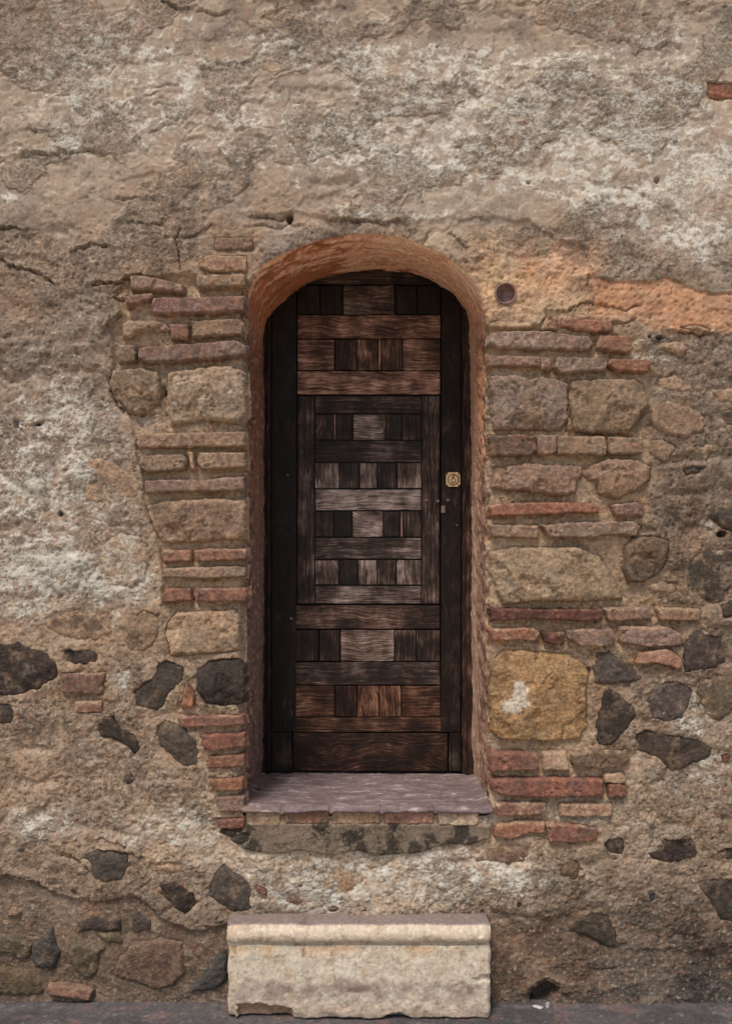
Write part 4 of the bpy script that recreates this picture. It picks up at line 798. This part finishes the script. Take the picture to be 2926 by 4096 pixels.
# match stations by the corner points of both outlines
def stations(P, n):
    P = np.array(P, float); t = np.linspace(0, len(P) - 1, n); i = np.arange(len(P)); return np.stack([np.interp(t, i, P[:, 0]), np.interp(t, i, P[:, 1])], -1)
w_len = np.r_[0, np.cumsum(np.hypot(*np.diff(np.array(FRONT, float), axis=0).T))]
ti = np.interp(np.linspace(0, w_len[-1], NS), w_len, np.arange(len(FRONT)))
def at_t(P): P = np.array(P, float); i = np.arange(len(P)); return np.stack([np.interp(ti, i, P[:, 0]), np.interp(ti, i, P[:, 1])], -1)
def sm_(R, w=31):
    Rp = np.pad(R, ((w // 2, w // 2), (0, 0)), 'edge'); k = np.ones(w) / w
    S = np.stack([np.convolve(Rp[:, i], k, 'valid') for i in range(2)], -1); S[:8] = R[:8]; S[-8:] = R[-8:]; return S
F_ = sm_(at_t(FRONT)); B_ = sm_(at_t(BACK)); kf = (D + DD) / D
Bw = np.stack([CX + (B_[:, 0] - CX) * kf, CY + (B_[:, 1] - CY) * kf], -1)
tan = np.gradient(F_, axis=0); tan /= np.linalg.norm(tan, axis=1)[:, None]
nrm = np.stack([tan[:, 1], -tan[:, 0]], -1)                          # outwards from the opening
mid = np.array([1463, 2100]); flip = ((F_ - mid) * nrm).sum(1) < 0; nrm[flip] *= -1
depth = np.r_[-0.012, 0.006, np.linspace(0.018, DD + 0.10, NT - 2)]
S_, T_ = np.meshgrid(np.arange(NS) * 5.6, depth, indexing='ij')
yy = F_[:, 1][:, None] * np.ones_like(T_)
isl = (F_[:, 0] < 1463)[:, None]; isf = 1 - sst(1150, 1750, F_[:, 0])[:, None]; archm = (1 - sst(1150, 1420, yy))
a_ = np.clip(T_ / DD, 0, 1.25)
bx = F_[:, 0][:, None] * (1 - a_) + Bw[:, 0][:, None] * a_; by = F_[:, 1][:, None] * (1 - a_) + Bw[:, 1][:, None] * a_
e1 = fbm(S_, T_ * 1200, 90, 4, 401); e2 = fbm(S_, T_ * 1200, 30, 3, 402); e3 = fbm(S_, T_ * 1200, 60, 3, 403, ridged=True)
strk_ = fbm(S_, T_ * 1200, 40, 5, 411, sx=6.0, gain=.62); strk2_ = fbm(S_, T_ * 1200, 110, 5, 412, sx=3.0, gain=.6)
rag = (1 - archm) * np.exp(-(np.maximum(T_, 0) / 0.11) ** 2)
off = -archm * 7 * sst(-.02, .06, .6 * strk_ + .6 * strk2_ - .42 * isf - .8 * T_ + .16) + archm * 4 * sst(-.02, .1, strk2_ + .4 * strk_) + e1 * (7 + 3 * (1 - archm)) + e2 * 3 * (1.4 - archm) + rag * (12 + 18 * e1 + 16 * e3) + (1 - archm) * (T_ < .3) * 6 * np.minimum(e3, .3)
off += (1 - archm) * 7 * sst(0.1, 0.14, fbm(S_, T_ * 1200, 130, 4, 404, sx=1.6)) * (T_ < 0.3)
off += archm * 8 * np.exp(-(np.maximum(T_, 0) / 0.035) ** 2) * 1.4      # softened arris over the arch
off += archm * np.exp(-(np.maximum(T_, 0) / 0.05) ** 2) * (e1 * 9 + e2 * 7 + 6 * sst(.1, .2, e3))
off = off * sst(-0.02, 0.01, T_) + np.where(T_ <= -0.01, 14, 0)
bx = bx + nrm[:, 0][:, None] * off; by = by + nrm[:, 1][:, None] * off
lowF = undulate(F_[:, 0], F_[:, 1])[:, None]
yv = T_ - lowF * 0.001 * np.clip(1 - T_ / 0.15, 0, 1) + np.where(T_ <= -0.01, 0.030 + 0.02 * (1 - archm), 0) + 0.006
yv = yv + (1 - archm) * np.exp(-(np.maximum(T_, 0) / 0.05) ** 2) * (0.022 + 0.014 * e1)
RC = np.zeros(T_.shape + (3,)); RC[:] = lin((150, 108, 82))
strk = fbm(S_, T_ * 1200, 40, 5, 411, sx=6.0, gain=.62)
strk2 = fbm(S_, T_ * 1200, 110, 5, 412, sx=3.0, gain=.6)
RC = mixc(RC, (255, 196, 158), archm * .98)  # soffit colour lightened to make up for weak light under the arch
RC = mixc(RC, (168, 100, 64), archm * sst(-0.02, 0.16, strk2 + .45 * strk + (.62 * isf - .40) + (T_ - .2) * .7) * .85)  # rust patches, heavier at left and back where shade is partly painted in
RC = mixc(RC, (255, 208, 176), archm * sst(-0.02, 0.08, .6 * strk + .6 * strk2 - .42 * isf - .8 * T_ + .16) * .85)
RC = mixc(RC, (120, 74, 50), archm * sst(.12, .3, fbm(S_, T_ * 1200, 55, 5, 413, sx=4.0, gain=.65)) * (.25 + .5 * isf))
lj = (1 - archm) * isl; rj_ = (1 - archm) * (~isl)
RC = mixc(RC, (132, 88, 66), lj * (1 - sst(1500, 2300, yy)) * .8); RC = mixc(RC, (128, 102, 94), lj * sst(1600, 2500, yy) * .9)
RC = mixc(RC, (208, 154, 114), rj_ * (1 - sst(1500, 2400, yy)) * .85); RC = mixc(RC, (158, 124, 102), rj_ * sst(1600, 2500, yy) * .85)  # right jamb painted lighter than the left, following the light
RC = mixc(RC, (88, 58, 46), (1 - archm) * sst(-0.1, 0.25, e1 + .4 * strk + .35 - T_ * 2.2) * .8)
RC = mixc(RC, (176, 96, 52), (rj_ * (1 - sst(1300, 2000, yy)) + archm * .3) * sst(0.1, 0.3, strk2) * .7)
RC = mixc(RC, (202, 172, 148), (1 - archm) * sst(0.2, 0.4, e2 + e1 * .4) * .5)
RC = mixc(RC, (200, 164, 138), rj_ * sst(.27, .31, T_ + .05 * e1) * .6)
RC *= (1 + .14 * e1 + .12 * e2 + .14 * strk)[..., None]
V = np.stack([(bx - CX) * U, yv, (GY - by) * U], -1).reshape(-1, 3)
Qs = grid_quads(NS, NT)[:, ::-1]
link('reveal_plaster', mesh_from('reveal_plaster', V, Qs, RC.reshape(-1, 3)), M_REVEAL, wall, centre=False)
# body of the wall behind its face
def box_mesh(name, x0, x1, y0, y1, z0, z1, bev=0.0, seg=2):
    import bmesh
    bm = bmesh.new(); bmesh.ops.create_cube(bm, size=1.0)
    for v in bm.verts: v.co = Vector(((x0 + x1) / 2 + v.co.x * (x1 - x0), (y0 + y1) / 2 + v.co.y * (y1 - y0), (z0 + z1) / 2 + v.co.z * (z1 - z0)))
    if bev > 0: bmesh.ops.bevel(bm, geom=bm.edges[:], offset=bev, segments=seg, affect='EDGES', profile=.6)
    me = bpy.data.meshes.new(name); bm.to_mesh(me); bm.free()
    at = me.attributes.new('Col', 'FLOAT_COLOR', 'POINT'); v = np.ones((len(me.vertices), 4), np.float32); v[:, :3] = lin((140, 118, 98)); at.data.foreach_set('color', v.ravel())
    return me
link('wall_core', box_mesh('wall_core', X(-2300), X(5200), 0.62, 0.8, -0.2, Z(-1700)), M_MORTAR, wall)

# ------------------------------------------------------------------ door
door = thing('wooden_door', 'dark weathered wooden door of stacked planks and blocks with a wicket in it', 'door')
YD = 0.50
rd = random.Random(3)
def board(name, x0, y0, x1, y1, parent, horiz, tone, warm=0.0, proud=0.0, thick=0.03, gap=1.3, bev=0.0035):
    proud += rd.uniform(-.0025, .0015); gap = gap * rd.uniform(.6, 1.9) if gap > 1 else gap
    y = YD - proud; a = X(x0 + gap, y); b = X(x1 - gap, y); c = Z(y1 - gap, y); d = Z(y0 + gap, y)
    # a slightly warped, hand-worked face
    nxv = max(2, int((b - a) / 0.02)); nzv = max(2, int((d - c) / 0.02))
    me = box_mesh(name, a, b, y, y + thick, c, d, bev)
    o = link(name, me, M_WOODH if horiz else M_WOODV, parent)
    o['tone'] = float(tone * 1.5 + rd.uniform(-.05, .05)); o['warm'] = float(warm)
    o.rotation_euler = (rd.uniform(-.006, .006), rd.uniform(-.002, .002), rd.uniform(-.008, .008))
    return o
back = link('backing', box_mesh('backing', X(1010, YD), X(1930, YD), YD + .028, YD + .06, Z(3092, YD), Z(1000, YD)), M_WOODV, door); back['tone'] = -.5; back['warm'] = 0.0
board('stile', 1084, 1030, 1186, 2931, door, False, -.20, 0, .004)
board('stile', 1762, 1030, 1845, 2931, door, False, -.14, .25, .004)
board('stile', 1084, 2929, 1168, 3088, door, False, -.12, 0, .003)
board('stile', 1792, 2929, 1845, 3088, door, False, -.10, 0, .003)
board('rail', 1186, 1030, 1762, 1138, door, True, -.02)
for x0, x1, t, h in ((1187, 1280, -.18, 0), (1280, 1370, -.2, 0), (1371, 1578, .12, 1), (1579, 1668, -.14, 0), (1668, 1761, -.2, 0)): board('block', x0, 1140, x1, 1258, door, h, t)
board('plank', 1187, 1259, 1761, 1354, door, True, .18, .5)  # upper rows warmed in colour for the light bounced onto them
for x0, x1, t, h in ((1187, 1338, .22, 1), (1338, 1425, -.05, 0), (1425, 1512, .12, 0), (1524, 1608, .06, 0), (1609, 1761, .2, 1)): board('block', x0, 1356, x1, 1482, door, h, t, .5)
board('strip', 1512, 1356, 1524, 1482, door, False, .3, .8, -.004)
board('plank', 1187, 1483, 1761, 1578, door, True, .26, .55)
board('plank', 1182, 2421, 1759, 2517, door, True, .0, .3)
for x0, x1, t, h in ((1182, 1274, -.08, 0), (1275, 1361, -.03, 0), (1362, 1576, .24, 1), (1577, 1662, .03, 0), (1663, 1759, -.02, 0)): board('block', x0, 2520, x1, 2646, door, h, t, .15)
board('plank', 1182, 2648, 1760, 2741, door, True, .02, .05)
for x0, x1, t, h in ((1181, 1338, .08, 1), (1339, 1427, -.10, 0), (1428, 1515, .16, 0), (1516, 1604, .16, 0), (1605, 1761, .06, 1)): board('block', x0, 2743, x1, 2868, door, h, t, .75)
board('plank', 1181, 2869, 1772, 2930, door, True, .06, .7)
board('rail', 1169, 2931, 1791, 3088, door, True, -.05, .6)
wk = link('wicket', box_mesh('wicket', X(1186, YD), X(1758, YD), YD + .012, YD + .026, Z(2417, YD), Z(1581, YD)), M_WOODV, door); wk['tone'] = -.5; wk['warm'] = 0.0
bpy.context.view_layer.update()
def wboard(*a, **k):
    o = board(*a, **k); o.location = o.location - wk.location; return o
wboard('stile', 1188, 1583, 1258, 2416, wk, False, .02, .05, proud=-.003)
wboard('stile', 1686, 1583, 1757, 2416, wk, False, .06, .1, proud=-.003)
for y0, y1, t, wm_ in ((1584, 1655, .0, .2), (1762, 1849, .03, .05), (1956, 2043, .24, -.05), (2150, 2238, .14, -.05), (2342, 2416, .18, 0)): wboard('plank', 1259, y0, 1685, y1, wk, True, t, max(0, wm_), proud=-.003)
for y0, y1, row in ((1657, 1760, ((1259, 1336, .1, 0), (1341, 1411, -.08, 0), (1412, 1534, .22, 1), (1539, 1606, -.06, 0), (1607, 1685, .06, 0))),
                    (1851, 1954, ((1259, 1356, .24, 0), (1357, 1437, -.0, 0), (1438, 1508, .2, 0), (1509, 1586, -.03, 0), (1587, 1685, .28, 0))),
                    (2045, 2148, ((1259, 1333, -.04, 0), (1334, 1408, -.2, 0), (1409, 1531, .28, 1), (1532, 1602, -.08, 0), (1609, 1685, -.02, 0))),
                    (2240, 2340, ((1259, 1355, .22, 0), (1356, 1431, -.08, 0), (1432, 1507, .28, 0), (1508, 1583, .0, 0), (1584, 1685, .3, 0)))):
    for x0, x1, t, h in row: wboard('block', x0, y0, x1, y1, wk, h, t, .05, proud=-.004)
for x0, x1, y0, y1 in ((1336, 1341, 1657, 1760), (1534, 1539, 1657, 1760), (1602, 1609, 2045, 2148)): wboard('strip', x0, y0, x1, y1, wk, False, .35, .5, proud=-.008, gap=.4)
# frame jambs with their fillets
for side, segs in ((-1, ((1030, 1066, .012), (1067, 1073, .022), (1074, 1079, .010), (1079.5, 1083, .004))), (1, ((1846, 1850, .004), (1851, 1857, .014), (1858, 1863, .024), (1864, 1905, .034)))):
    fo = None
    for i, (x0, x1, pr) in enumerate(segs):
        y = YD - pr
        me = box_mesh('frame_jamb', X(x0, y), X(x1, y), y, YD + .05, Z(3096, y), Z(1000, y), .0012)
        o = link('frame_jamb' if i == 0 else 'fillet', me, M_WOODV, door)
        o['tone'] = -.14 if side < 0 else (.02 if i else -.1); o['warm'] = .2 if side < 0 else .45
# lock
import bmesh
def lathe(name, prof, n=40, caps=True):
    # prof: (radius, y) pairs, axis along -Y
    V = []; Qf = []
    for r, y in prof:
        for i in range(n): a = 2 * math.pi * i / n; V.append((r * math.cos(a), y, r * math.sin(a)))
    for k in range(len(prof) - 1):
        for i in range(n): j = (i + 1) % n; Qf.append((k * n + i, k * n + j, (k + 1) * n + j, (k + 1) * n + i))
    me = bpy.data.meshes.new(name); F = list(Qf)
    if caps: F.append(tuple(range(len(V) - n, len(V))))
    me.from_pydata(V, [], F); me.update()
    return me
def place(name, me, mat, px, py, y, parent, smooth=False):
    o = bpy.data.objects.new(name, me); COL.objects.link(o); me.materials.append(mat); o.location = (X(px, y), y, Z(py, y)); o.parent = parent
    if smooth:
        for p in me.polygons: p.use_smooth = True
    return o
S = U * (D + YD) / D
yl = YD - .004
bm = bmesh.new(); bmesh.ops.create_cube(bm, size=1)
for v in bm.verts: v.co = Vector((v.co.x * 56 * S, v.co.y * .004, v.co.z * 57 * S))
ve = [e for e in bm.edges if abs(e.verts[0].co.y - e.verts[1].co.y) > 1e-4]
bmesh.ops.bevel(bm, geom=ve, offset=6 * S, segments=5, affect='EDGES')
fe = [e for e in bm.edges if all(v.co.y < -.0015 for v in e.verts)]
bmesh.ops.bevel(bm, geom=fe, offset=.0008, segments=2, affect='EDGES')
me = bpy.data.meshes.new('lock'); bm.to_mesh(me); bm.free()
lock = place('lock', me, M_BRASS, 1811, 1918, yl - .003, door); lock['label'] = 'square brass lock plate with round keyhole'
def sub(name, me, mat, dx, dz, dy): o = bpy.data.objects.new(name, me); COL.objects.link(o); me.materials.append(mat); o.location = (dx * S, dy, -dz * S); o.parent = lock; return o
sub('lock_ring', lathe('lock_ring', [(23 * S, 0), (23 * S, -.0022), (21.5 * S, -.0032), (19.5 * S, -.0026), (19 * S, 0)], caps=False), M_BRASSD, .3, 0, -.0015)
sub('lock_face', lathe('lock_face', [(19 * S, 0), (19 * S, -.0012), (18 * S, -.0018)]), M_BRASS, .3, 0, -.0015)
sub('cylinder', lathe('cylinder', [(10.5 * S, 0), (10.5 * S, -.0022), (8.6 * S, -.0034)]), M_BRASSD, .3, 5, -.002)
sub('cylinder_plug', lathe('cylinder_plug', [(8 * S, 0), (8 * S, -.0032), (7 * S, -.0042)]), M_BRASS, .3, 5, -.002)
sub('key_slot', lathe('key_slot', [(2.4 * S, 0), (2.4 * S, -.0046)]), M_HOLE, .3, 9, -.002)
sub('keyway', box_mesh('keyway', -4 * S, 4 * S, -.0028, 0, -8 * S, 8 * S, .0006), M_BRASSD, .3, -9, -.002)
for dx in (-22, 22):
    for dz in (-22.5, 22.5): sub('screw', lathe('screw', [(3.2 * S, 0), (3.2 * S, -.0012), (2 * S, -.0018)], 16), M_IRON, dx, dz, -.0018)
for px, py, r in ((1701, 2000, 4), (1709, 2002, 3), (1750, 2004, 5), (1790, 2000, 5), (1826, 2101, 3), (1164, 2474, 4), (1150, 1900, 3)):
    place('nail', box_mesh('nail', -r * S, r * S, -.004, .003, -r * S, r * S, .0012), metal_mat('worn_nail', (0.3, .19, .14), (.16, .1, .075), .6, .2, 300) if px == 1701 else bpy.data.materials['worn_nail'], px, py, YD - .003, door).rotation_euler = (0, r * .3, 0)
place('peg', box_mesh('peg', -8 * S, 8 * S, -.004, .003, -14 * S, 14 * S, .0012), bpy.data.materials['worn_nail'], 1771, 2037, YD - .003, door)

# ------------------------------------------------------------------ sill
sill = thing('door_sill', 'worn mauve stone door sill on thin bricks below the wooden door', 'sill')
sx = np.arange(972, 1965, 4.0)
tt = np.r_[np.linspace(DD + .09, 0.02, 74), np.linspace(0.014, -0.016, 9)]
GX, GT = np.meshgrid(sx, tt)
zf, zb = Z(3226), Z(3097, YD)
zz = zf + (zb - zf) * np.clip(GT / YD, -.1, 1.2)
s1 = fbm(GX, GT * 1136, 90, 4, 501, sx=3.2); s2 = fbm(GX, GT * 1136, 34, 4, 502, sx=3.5); s3 = fbm(GX, GT * 1136, 14, 3, 503, sx=2)
stepn = sst(0.05, 0.09, s1) * 2.6 + sst(-.2, -.16, s1) * 2.0
hz = s1 * 3.5 + s2 * 2.0 + s3 * .9 + stepn
front = np.clip((0.014 - GT) / 0.030, 0, 1)
hz -= front ** 2 * 9
wav = fbm(GX, GX * 0, 70, 3, 504)
for j in (1129, 1323, 1526, 1741):
    gdist = np.abs(GX - j - wav * 8 - s3 * 3); hz -= 9 * np.exp(-(gdist / 7) ** 2) * sst(.09, .0, GT) * -1 * -1
zz = zz + hz * .001
yv = GT - .006 * wav * (GT < .03) - 0.012
edge = np.clip(np.minimum(GX - 972, 1962 - GX) / 40, 0, 1)
zz += (1 - edge) * .010 * np.clip(GT / .1, 0, 1) * (1 + s2)
V = np.stack([(GX - CX) * U, yv, zz], -1)
SC = np.zeros(GX.shape + (3,)); SC[:] = lin((117, 101, 98))
SC = mixc(SC, (148, 129, 130), sst(.1, .4, s2 + .3 * s1) * .55); SC = mixc(SC, (86, 70, 72), sst(.1, .45, -s2 + .3 * s3) * .6)
SC = mixc(SC, (128, 104, 92), (1 - sst(0, 90, GX - 972 + s1 * 40)) * .7)
SC = mixc(SC, (180, 164, 156), sst(.33, .5, s2 + .25 * s3) * .5)
SC *= (1 + .1 * s3 + .12 * s1)[..., None]
# underside return so the nose has thickness
V = np.concatenate([V, (V[-1:] + np.array([0, .006, -.008])), (V[-1:] + np.array([0, .10, -.010]))], 0)
SC = np.concatenate([SC, SC[-1:] * .8, SC[-1:] * .8], 0)
nn, mmx = V.shape[:2]
link('sill_slab', mesh_from('sill_slab', V.reshape(-1, 3), grid_quads(nn, mmx)[:, ::-1], SC.reshape(-1, 3)), M_SILL, sill, centre=False)
for i, (x0, y0, x1, y1) in enumerate(SILLB):
    P = [(x0, y0), ((x0 + x1) / 2, y0 - 1), (x1, y0), (x1 - 4, y1 - 4), ((x0 + x1) / 2, y1), (x0 + 5, y1 - 2)]
    make_piece(500 + i, 'b', ('tan', 'brick', 'tan', 'pinkbrick', 'pale')[i], 17, (.3, .1, .1, .2, .4)[i], .3, P, 'brick', sill)

# ------------------------------------------------------------------ marble block standing against the wall
bx0, bx1 = 905, 1962; YB = -0.10; kb = (D + YB) / D
def zb_(py): return Z(py, YB)
prof = []                                                        # (y, z, kind) from back top over the front to the bottom
zt = Z(3658) 
ztf = zb_(3722) + .012
for t in np.linspace(0, 1, 16): prof.append((.02 + (YB + .022 - .02) * t, zt + (ztf - zt) * t))
rc = (YB + .022, zb_(3745)); 
for a in np.linspace(80, -80, 22): prof.append((YB + .024 - .026 * math.cos(math.radians(a)), zb_(3748) + (zb_(3714) - zb_(3748)) * math.sin(math.radians(a)) + .0))
for t in np.linspace(0, 1, 3): prof.append((YB + .022 - .004 * t, zb_(3786) - .004 * t))
for z in np.linspace(zb_(3792), zb_(4078), 62): prof.append((YB + .014 - .004 * (zb_(3792) - z) / .25, z))
for t in np.linspace(.1, 1, 8): prof.append((YB + .012 + .14 * t, zb_(4078) - .004))
prof = np.array(prof); npf = len(prof)
gx = np.r_[np.arange(bx0, bx1 + 1, 4.5)]; nxb = len(gx)
BX, SI = np.meshgrid(gx, np.arange(npf)); BY = prof[:, 0][:, None] * np.ones((1, nxb)); BZ = prof[:, 1][:, None] * np.ones((1, nxb))
PYb = CY + (CAMZ - BZ) / (U * kb)                                # pixel row on the block's front plane
m1 = fbm(BX, PYb + BY * 900, 110, 4, 601); m2 = fbm(BX, PYb + BY * 900, 34, 4, 602); m3 = fbm(BX, PYb + BY * 900, 13, 3, 603)
frontm = (SI >= 16) * 1.0; body = (PYb > 3790) * (SI > 40)
dy = m1 * 2.5 + m2 * 1.2 + m3 * .7
dy = dy + body * (1.2 + 3 * sst(3900, 4060, PYb)) * fbm(BX, PYb, 50, 4, 604)
lowp = sst(3935, 3975, PYb + m1 * 30) * body; dy -= lowp * 2.0
chip = sdf(BX + m2 * 14, PYb + m2 * 10, [(945, 4028), (1010, 4018), (1100, 4030), (1170, 4040), (1185, 4100), (930, 4100)]); dy -= body * 22 * sst(-4, 16, chip)
chip2 = sdf(BX + m2 * 10, PYb + m2 * 10, [(1890, 3925), (1980, 3890), (1980, 3935), (1910, 3942)]); dy -= body * 9 * sst(-3, 8, chip2)
chip3 = sdf(BX + m2 * 14, PYb + m2 * 10, [(1540, 4070), (1600, 4060), (1660, 4085), (1700, 4110), (1500, 4110)]); dy -= body * 16 * sst(-4, 12, chip3)
strip = body * (1 - sst(936, 944, BX + m3 * 2)); dy -= strip * 17
roll = (SI >= 16) & (SI < 41); dy -= roll * 5 * sst(.2, .4, m1) * sst(1550, 1700, BX)
dy -= roll * 9 * (1 - sst(0, 26, BX - bx0)) 
endr = 1 - np.clip(np.minimum(BX - bx0, bx1 - BX) / 12, 0, 1); dy -= frontm * endr ** 2 * 9
BYd = BY - dy * .001 * frontm; BZd = BZ + dy * .001 * (1 - frontm) + (SI < 16) * 0
bot = sst(4040, 4078, PYb) * body; BZd = BZd + bot * .006 * np.clip(fbm(BX, BX * 0, 90, 3, 606) + .2, -.2, 1)
XW = (CX + (BX - CX) * kb - CX) * U * 1.0
XW = (BX - CX) * U * kb
XW = XW + (1 - np.clip(np.minimum(BX - bx0, bx1 - BX) / 30, 0, 1)) * fbm(BX * 0 + np.where(BX < 1400, 0, 900), PYb + BY * 900, 70, 4, 621) * .006 * np.sign(BX - 1400)
BZd = BZd + fbm(BX, SI * 4.0, 260, 3, 622) * .004 + fbm(BX, SI * 4.0, 60, 3, 623) * .0018
MC = np.zeros(BX.shape + (3,)); MC[:] = lin((196, 182, 160))
MC = mixc(MC, (216, 205, 186), sst(0, .4, m1) * .5); MC = mixc(MC, (190, 164, 134), sst(.1, .45, fbm(BX, PYb, 80, 4, 607)) * .5)
MC = mixc(MC, (206, 166, 122), np.exp(-((PYb - 3805) / 26) ** 2) * body * sst(-.2, .4, fbm(BX, PYb, 120, 3, 608)) * .6)
gb = sst(3915, 3965, PYb + m1 * 45) * (1 - sst(3995, 4040, PYb + m1 * 30)) * body
MC = mixc(MC, (150, 130, 118), gb * np.clip(.55 + .9 * fbm(BX, PYb, 70, 4, 609), 0, .95))
MC = mixc(MC, (196, 172, 148), sst(4000, 4040, PYb) * body * .6)
MC = mixc(MC, (160, 122, 86), sst(-4, 14, chip) * body * .8)
MC = mixc(MC, (112, 92, 78), sst(.33, .5, fbm(BX, PYb + BY * 900, 26, 4, 610, gain=.65)) * .5)
MC = mixc(MC, (92, 76, 66), sst(.22, .4, fbm(BX, PYb, 60, 4, 611)) * roll * .35 * (1 - body))
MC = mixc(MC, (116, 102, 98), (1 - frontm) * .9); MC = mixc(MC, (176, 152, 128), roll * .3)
for x, y, rx, ry in ((1212, 3812, 8, 28), (1105, 3832, 12, 10), (1880, 3965, 18, 20), (1430, 3970, 60, 16), (1145, 3966, 30, 16), (1790, 3795, 8, 10), (1210, 3707, 22, 6)):
    d = np.hypot((BX - x + m3 * 5) / rx, (PYb - y + m3 * 5) / ry); MC = mixc(MC, (96, 78, 68), (1 - sst(.5, 1.15, d + m2 * .3)) * .55)
MC = mixc(MC, (132, 112, 94), sst(.1, .45, fbm(BX, PYb + BY * 900, 48, 6, 624, gain=.7)) * .55)
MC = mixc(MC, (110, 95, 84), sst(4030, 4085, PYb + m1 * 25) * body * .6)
MC *= (1 + .10 * m2 + .09 * m3)[..., None]
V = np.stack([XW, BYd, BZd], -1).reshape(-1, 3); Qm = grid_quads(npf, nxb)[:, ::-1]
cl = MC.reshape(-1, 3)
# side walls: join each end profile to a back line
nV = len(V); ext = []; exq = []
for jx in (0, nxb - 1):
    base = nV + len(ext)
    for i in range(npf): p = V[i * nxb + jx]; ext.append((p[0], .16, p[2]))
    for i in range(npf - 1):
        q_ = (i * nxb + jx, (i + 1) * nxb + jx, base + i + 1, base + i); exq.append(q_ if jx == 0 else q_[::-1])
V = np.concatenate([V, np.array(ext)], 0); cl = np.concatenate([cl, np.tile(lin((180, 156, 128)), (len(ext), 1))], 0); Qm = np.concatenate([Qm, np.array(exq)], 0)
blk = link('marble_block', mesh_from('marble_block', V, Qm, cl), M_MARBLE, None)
tag(blk, 'cream carved marble block with rounded top moulding standing against the wall foot', 'stone block')

# ------------------------------------------------------------------ clay pipe mouth beside the arch
pipe = thing('vent_pipe', 'round rusty brown pipe mouth set in the wall beside the arch', 'pipe')
low = float(undulate(np.array([2019.]), np.array([1176.]))[0]) * .001
r0 = 43 * U
place('pipe_rim', lathe('pipe_rim', [(r0, .06), (r0, -.010), (r0 - .0012, -.0125), (r0 - .0035, -.0125), (r0 - .0048, -.010), (r0 - .005, .06)], 56, caps=False), M_PIPE, 2019, 1176, -low, pipe, True)
place('pipe_cap', lathe('pipe_cap', [(r0 - .005, .012), (r0 - .008, .019), (r0 * .5, .022), (.002, .023)], 56), M_PIPE, 2019, 1176, -low, pipe, True)

# ------------------------------------------------------------------ pavement
px_ = np.r_[-np.geomspace(60, 1.7, 40), np.arange(-1.66, 1.67, .009), np.geomspace(1.7, 60, 40)]
py_ = np.r_[-np.geomspace(80, .52, 46), np.arange(-.5, .08, .008)]
GXw, GYw = np.meshgrid(px_, py_)
g1 = fbm(GXw * 1136, GYw * 1136, 160, 4, 701, sx=2); g2 = fbm(GXw * 1136, GYw * 1136, 40, 4, 702, sx=2); g3 = fbm(GXw * 1136, GYw * 1136, 14, 3, 703)
nearm = np.exp(-(GYw / .6) ** 2) * np.exp(-(GXw / 3) ** 2)
gz = (g1 * 5 + g2 * 3 + g3 * 1.2) * .001 * (nearm + .15) - .002 + .008 * np.exp(-np.abs(GYw + .0) / .035) * (1 + .5 * g1)
GC = np.zeros(GXw.shape + (3,)); GC[:] = lin((84, 79, 77))
GC = mixc(GC, (64, 61, 62), sst(-.1, .4, g1) * .7 * (nearm > .1)); GC = mixc(GC, (110, 100, 95), sst(.2, .5, g2) * .5)
GC = mixc(GC, (124, 90, 82), sst(.28, .45, fbm(GXw * 1136, GYw * 1136, 60, 3, 704, sx=2)) * .4)
GC = mixc(GC, (150, 142, 134), sst(.5, .62, g3) * .4)
GC *= (1 + .12 * g3)[..., None]
GC = mixc(GC, (198, 184, 166), sst(.2, .7, -GYw) * .92)        # unseen street paving, made paler to bounce light up under the arch
pv = link('pavement', mesh_from('pavement', np.stack([GXw, GYw, gz], -1).reshape(-1, 3), grid_quads(*GXw.shape), GC.reshape(-1, 3)), M_PAVE, None, centre=False)
pv['kind'] = 'structure'

# ------------------------------------------------------------------ loose pebbles
def pebble(name, px, py, y, w, h, dpt, col, label, cat, seed, group=None):
    bm = bmesh.new(); bmesh.ops.create_icosphere(bm, subdivisions=3, radius=1.0)
    r = random.Random(seed); ax = [Vector((r.gauss(0, 1), r.gauss(0, 1), r.gauss(0, 1))).normalized() for _ in range(9)]; of = [r.uniform(.55, .85) for _ in ax]
    for v in bm.verts:
        for a, o in zip(ax, of):
            e = v.co.dot(a) - o
            if e > 0: v.co -= a * e
    for v in bm.verts: v.co = Vector((v.co.x * w, v.co.y * dpt, v.co.z * h))
    me = bpy.data.meshes.new(name); bm.to_mesh(me); bm.free()
    at = me.attributes.new('Col', 'FLOAT_COLOR', 'POINT'); c = np.ones((len(me.vertices), 4), np.float32); c[:, :3] = lin(col); at.data.foreach_set('color', c.ravel())
    o = bpy.data.objects.new(name, me); COL.objects.link(o); me.materials.append(M_STONE); o.location = (X(px, y), y, Z(py, y)); o.rotation_euler = (0, r.uniform(-.4, .4), 0)
    return tag(o, label, cat, group)
pebble('pebble', 2148, 4030, -.018, 24 * U, 9 * U, .010, (196, 190, 180), 'flat white pebble lying on the pavement before the wall hollow', 'pebble', 1)
pebble('pebble', 2187, 4022, -.012, 12 * U, 14 * U, .010, (186, 176, 166), 'upright small white pebble right of the flat one at the wall hollow', 'pebble', 2)
pebble('pebble', 1028, 3160, .22, 17 * U, 10 * U, .014, (84, 70, 68), 'small dark pebble on the door sill by the left jamb', 'pebble', 3)
